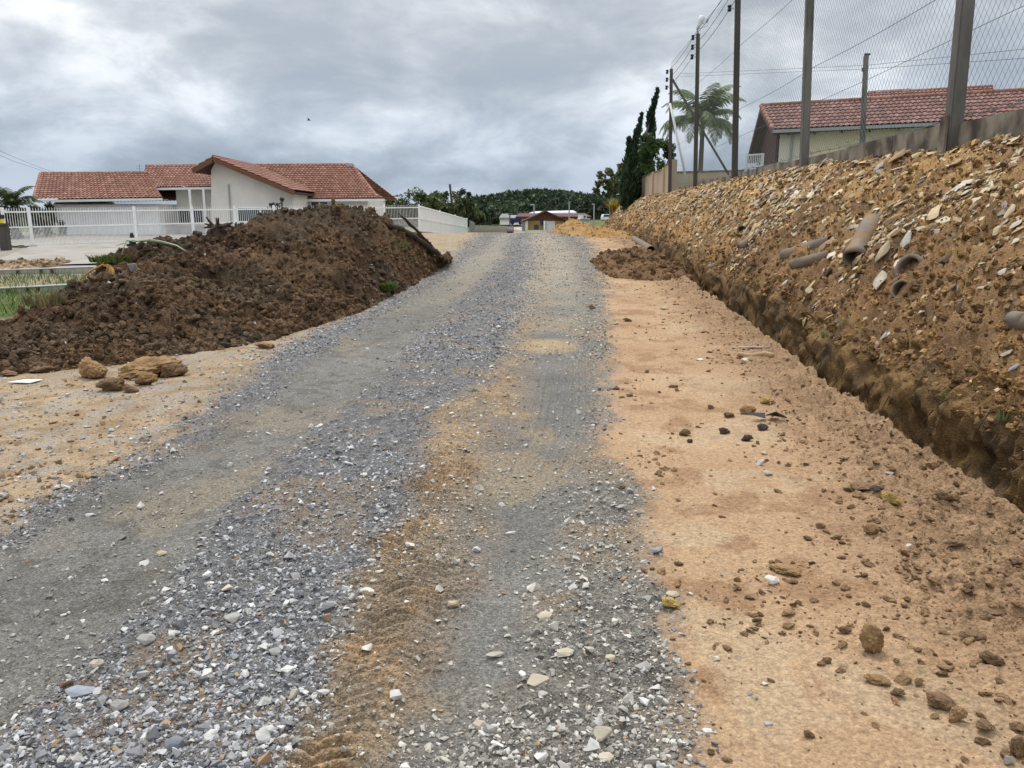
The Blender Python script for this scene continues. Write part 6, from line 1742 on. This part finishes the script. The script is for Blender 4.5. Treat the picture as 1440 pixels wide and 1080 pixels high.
# small fence and shed between the side fence and the far house
A, B = P(668, 329, 84), P(722, 328, 100)
t = thing('board_fence', 'pale grey board fence along the road beyond the white fence', 'fence', (A[0], A[1], -.4))
n = 44; b = MB()
for i in range(n):
    p = A + (B - A) * i / n; q = A + (B - A) * (i + .8) / n; h1 = P(668, 317, 84)[2] + (P(722, 318.5, 100)[2] - P(668, 317, 84)[2]) * i / n + R.uniform(-.05, .05)
    b.bar(((p + q) / 2)[:2].tolist() + [-1.2], ((p + q) / 2)[:2].tolist() + [h1], .20, .03, up=(0, 1, 0))
prt(b, 'boards', M_WOODG, t)
b = MB(); b.bar((A[0], A[1] - .05, .2), (B[0], B[1] - .05, .1), .05, .1); prt(b, 'rail', M_WOODG, t)
c = P(664, 330, 82); b = MB(); zt = P(664, 310, 82)[2]; b.slab([(c[0] - .28, 82, -1), (c[0] + .28, 82, -1), (c[0] + .28, 82, zt - .25), (c[0] - .28, 82, zt)], (0, .5, 0))
tag(b.build('gate_pillar', M_SLATE, bevel=.02), 'grey pillar at the far end of the white side fence', 'pillar')
shed('garden_shed', 'low reddish shed with a white door before the ochre house', 97, 3, [(703, 322, 720, 329, M_WOODR, 'wall'), (711, 323.5, 715, 329, M_WHITE2, 'door')], [([(702, 322, 96.6), (721, 322, 96.6), (721, 321, 100), (702, 321, 100)], M_SLATE, 'roof', 0)], (711, 329), 'shed')
# brown embankment between shed and house
# lamp posts
for px, pa, pb_, Y, lab, arm in ((751, 288, 325, 105, 'pale street lamp rising behind the ochre house, left of its ridge', -5), (800.5, 284, 318, 112, 'thin street lamp behind the right end of the ochre house', 0), (835.5, 287, 320, 120, 'thin lamp post on the grass right of the block house', -3), (717, 300, 325, 120, 'dark short post before the boxy white house', 0)):
    a, c = P(px, pa, Y), P(px, pb_, Y)
    t = thing('street_lamp' if arm else 'utility_post', lab, 'lamp post' if arm else 'post', (a[0], Y, c[2] - 1), 0, 'posts among the far houses')
    b = MB(); b.tube([(a[0], Y, c[2] - 1), a], [.13, .09], 7); prt(b, 'pole', M_STEEL if px != 717 else M_POSTD, t)
    if arm:
        e = P(px + arm, pa + .3, Y); b = MB(); b.tube([a, e], [.07, .09], 6); prt(b, 'lamp_arm', M_STEEL, t)

# ------------------------------------------------------------------ wooded hills
def hill(name, prof, Y, depth, kind='structure'):
    xs = np.array([P(p[0], p[1], Y)[0] for p in prof]); zs = np.array([P(p[0], p[1], Y)[2] for p in prof])
    n, m = 220, 60
    x = np.linspace(xs[0], xs[-1], n); top = np.interp(x, xs, zs)
    v = np.linspace(0, 1, m)
    X, Vv = np.meshgrid(x, v); T = np.tile(top, (m, 1))
    s = np.sin(Vv * math.pi / 2 * 1.0)
    yy = Y - depth * (1 - Vv)
    z = -3 + (T + 3) * s ** 1.1
    X = np.concatenate([X, X[-1:]]); yy = np.concatenate([yy, yy[-1:] + depth]); z = np.concatenate([z, z[-1:] * 0 - 3])
    return X, yy, z
HP = [(-1500, 305), (-600, 296), (100, 300), (560, 296), (640, 297), (665, 291), (690, 284), (715, 279), (740, 276.5), (770, 276), (790, 278), (812, 282), (828, 284), (845, 281), (860, 284), (900, 280), (960, 276), (1100, 285), (1500, 292), (2600, 300)]
X, yy, z = hill('wooded_hill', HP, 560, 330)
ids = np.arange(X.size).reshape(X.shape)
F_ = np.stack([ids[:-1, :-1], ids[:-1, 1:], ids[1:, 1:], ids[1:, :-1]], -1).reshape(-1, 4)
gcol = np.tile(np.array([.020, .032, .016]), (X.size, 1))
tag(npmesh('wooded_hill', np.stack([X, yy, z], -1).reshape(-1, 3), F_, M_EARTH, gcol, True), kind='structure')
# the wood on it
rg = np.random.default_rng(77)
nT = 7000
j = (rg.uniform(.02, .995, nT) * (X.shape[0] - 2)).astype(int); i = rg.integers(0, X.shape[1] - 1, nT)
ax0, ax1 = np.searchsorted(X[0], [P(420, 300, 560)[0], P(1000, 300, 560)[0]])
i = np.where(rg.uniform(0, 1, nT) < .85, rg.integers(ax0, ax1, nT), i)
bp = np.stack([X[j, i], yy[j, i], z[j, i]], -1) + rg.normal(size=(nT, 3)) * [3, 2, .2]
vis = np.abs(proj(bp[:, 0], bp[:, 1], bp[:, 2])[0] - 720) < 1000
bp = bp[vis]; nT = len(bp)
rr = 2.4 + 5.0 * rg.uniform(0, 1, nT) ** 2.2; rr = rr * np.interp(bp[:, 1], [230, 560], [.55, 1.0])
per = 40
d = rg.normal(size=(nT, per, 3)); d /= np.linalg.norm(d, axis=2)[..., None]; d[..., 2] = np.abs(d[..., 2]) * .9
pos = bp[:, None] + d * rr[:, None, None] * rg.uniform(.75, 1.05, (nT, per, 1)) + np.array([0, 0, .0])
pos[..., 2] -= rr[:, None] * .35
tc_ = np.array([(.030, .050, .024), (.042, .066, .028), (.022, .040, .022), (.055, .075, .035)])[rg.integers(0, 4, nT)] * rg.uniform(.55, 1.45, (nT, 1)) * (1 + .9 * vn2(bp[:, 0] / 28, bp[:, 1] / 40, 9))[:, None]
cc = np.repeat(tc_, per, 0) * rg.uniform(.8, 1.2, (nT * per, 1))
V_, F_, C_ = leaves(pos.reshape(-1, 3), np.repeat(rr * .33, per), cc, rng=rg)
tag(npmesh('forest', V_, F_, M_LEAF, C_, False), kind='stuff')
# taller eucalypts on the ridge
for k, px in enumerate((781, 786, 790, 795, 800, 806, 833, 839)):
    tp = P(px, 264 + (k * 7 % 4) + (5 if k > 5 else 0), 548); h = 20
    tree('ridge_tree', ('first', 'second', 'third', 'fourth', 'fifth', 'sixth', 'seventh', 'last')[k] + ' from the left of the tall thin trees on the hill ridge', (tp[0], 548, tp[2] - h), h, (2.6, 2.2, 5.0), [(.028, .042, .024), (.04, .055, .03)], 360, 10, 1.0, .3, 'tall trees on the hill ridge', .74, limbs=3)
# nearer dark tree line right of the far houses
for k, (px, py, Y, r) in enumerate(((830, 284, 215, 4.2), (843, 280, 230, 4.6), (856, 283, 225, 4.4), (868, 287, 205, 3.8), (815, 290, 235, 4.0), (690, 293, 240, 3.6), (672, 290, 230, 4.0))):
    tp = P(px, py, Y); g = float(z0(tp[0], Y)); h = tp[2] - g
    tree('field_tree', ('dark tree behind the thin lamp post on the grass', 'taller dark tree left of the slender tree', 'dark tree behind the white van', 'dark tree against the end of the beige panel wall', 'dark tree just right of the long red shed', 'dark tree above the boxy white house', 'dark tree right of the side fence trees')[k],
         (tp[0], Y, g), h, (r, r * .9, h * .42), [(.025, .042, .02), (.035, .055, .025), (.045, .065, .03)], 1500, 20, .5, .3, 'dark trees below the hill', .58)
# yard clutter: bird, distant wires at the left
c = P(434, 169, 60); b = MB(); b.tube([c + [-.12, 0, 0], c + [0, 0, .02], c + [.16, 0, -.01]], [.02, .05, .015], 6)
b.slab([c + [0, -.02, .02], c + [-.03, -.3, .14], c + [.05, -.25, .12], c + [.07, -.02, .02]], (0, 0, .008)); b.slab([c + [0, .02, .02], c + [-.03, .3, .14], c + [.05, .25, .12], c + [.07, .02, .02]], (0, 0, .008))
tag(b.build('bird', M_BLACK), 'tiny dark bird flying in the clouds above the bungalow', 'bird')
for k in range(2):
    b = MB(); pts = [P(-20, 203 + k * 7, 60), P(20, 221 + k * 6, 66), P(60, 237 + k * 3, 74), P(110, 252 + k * 2, 90)]
    b.tube(pts, .014, 4); tag(b.build('power_wire', M_WIRE), ('upper', 'lower')[k] + ' faint power wire in the sky at the far left', 'wire', 'faint wires at the left')
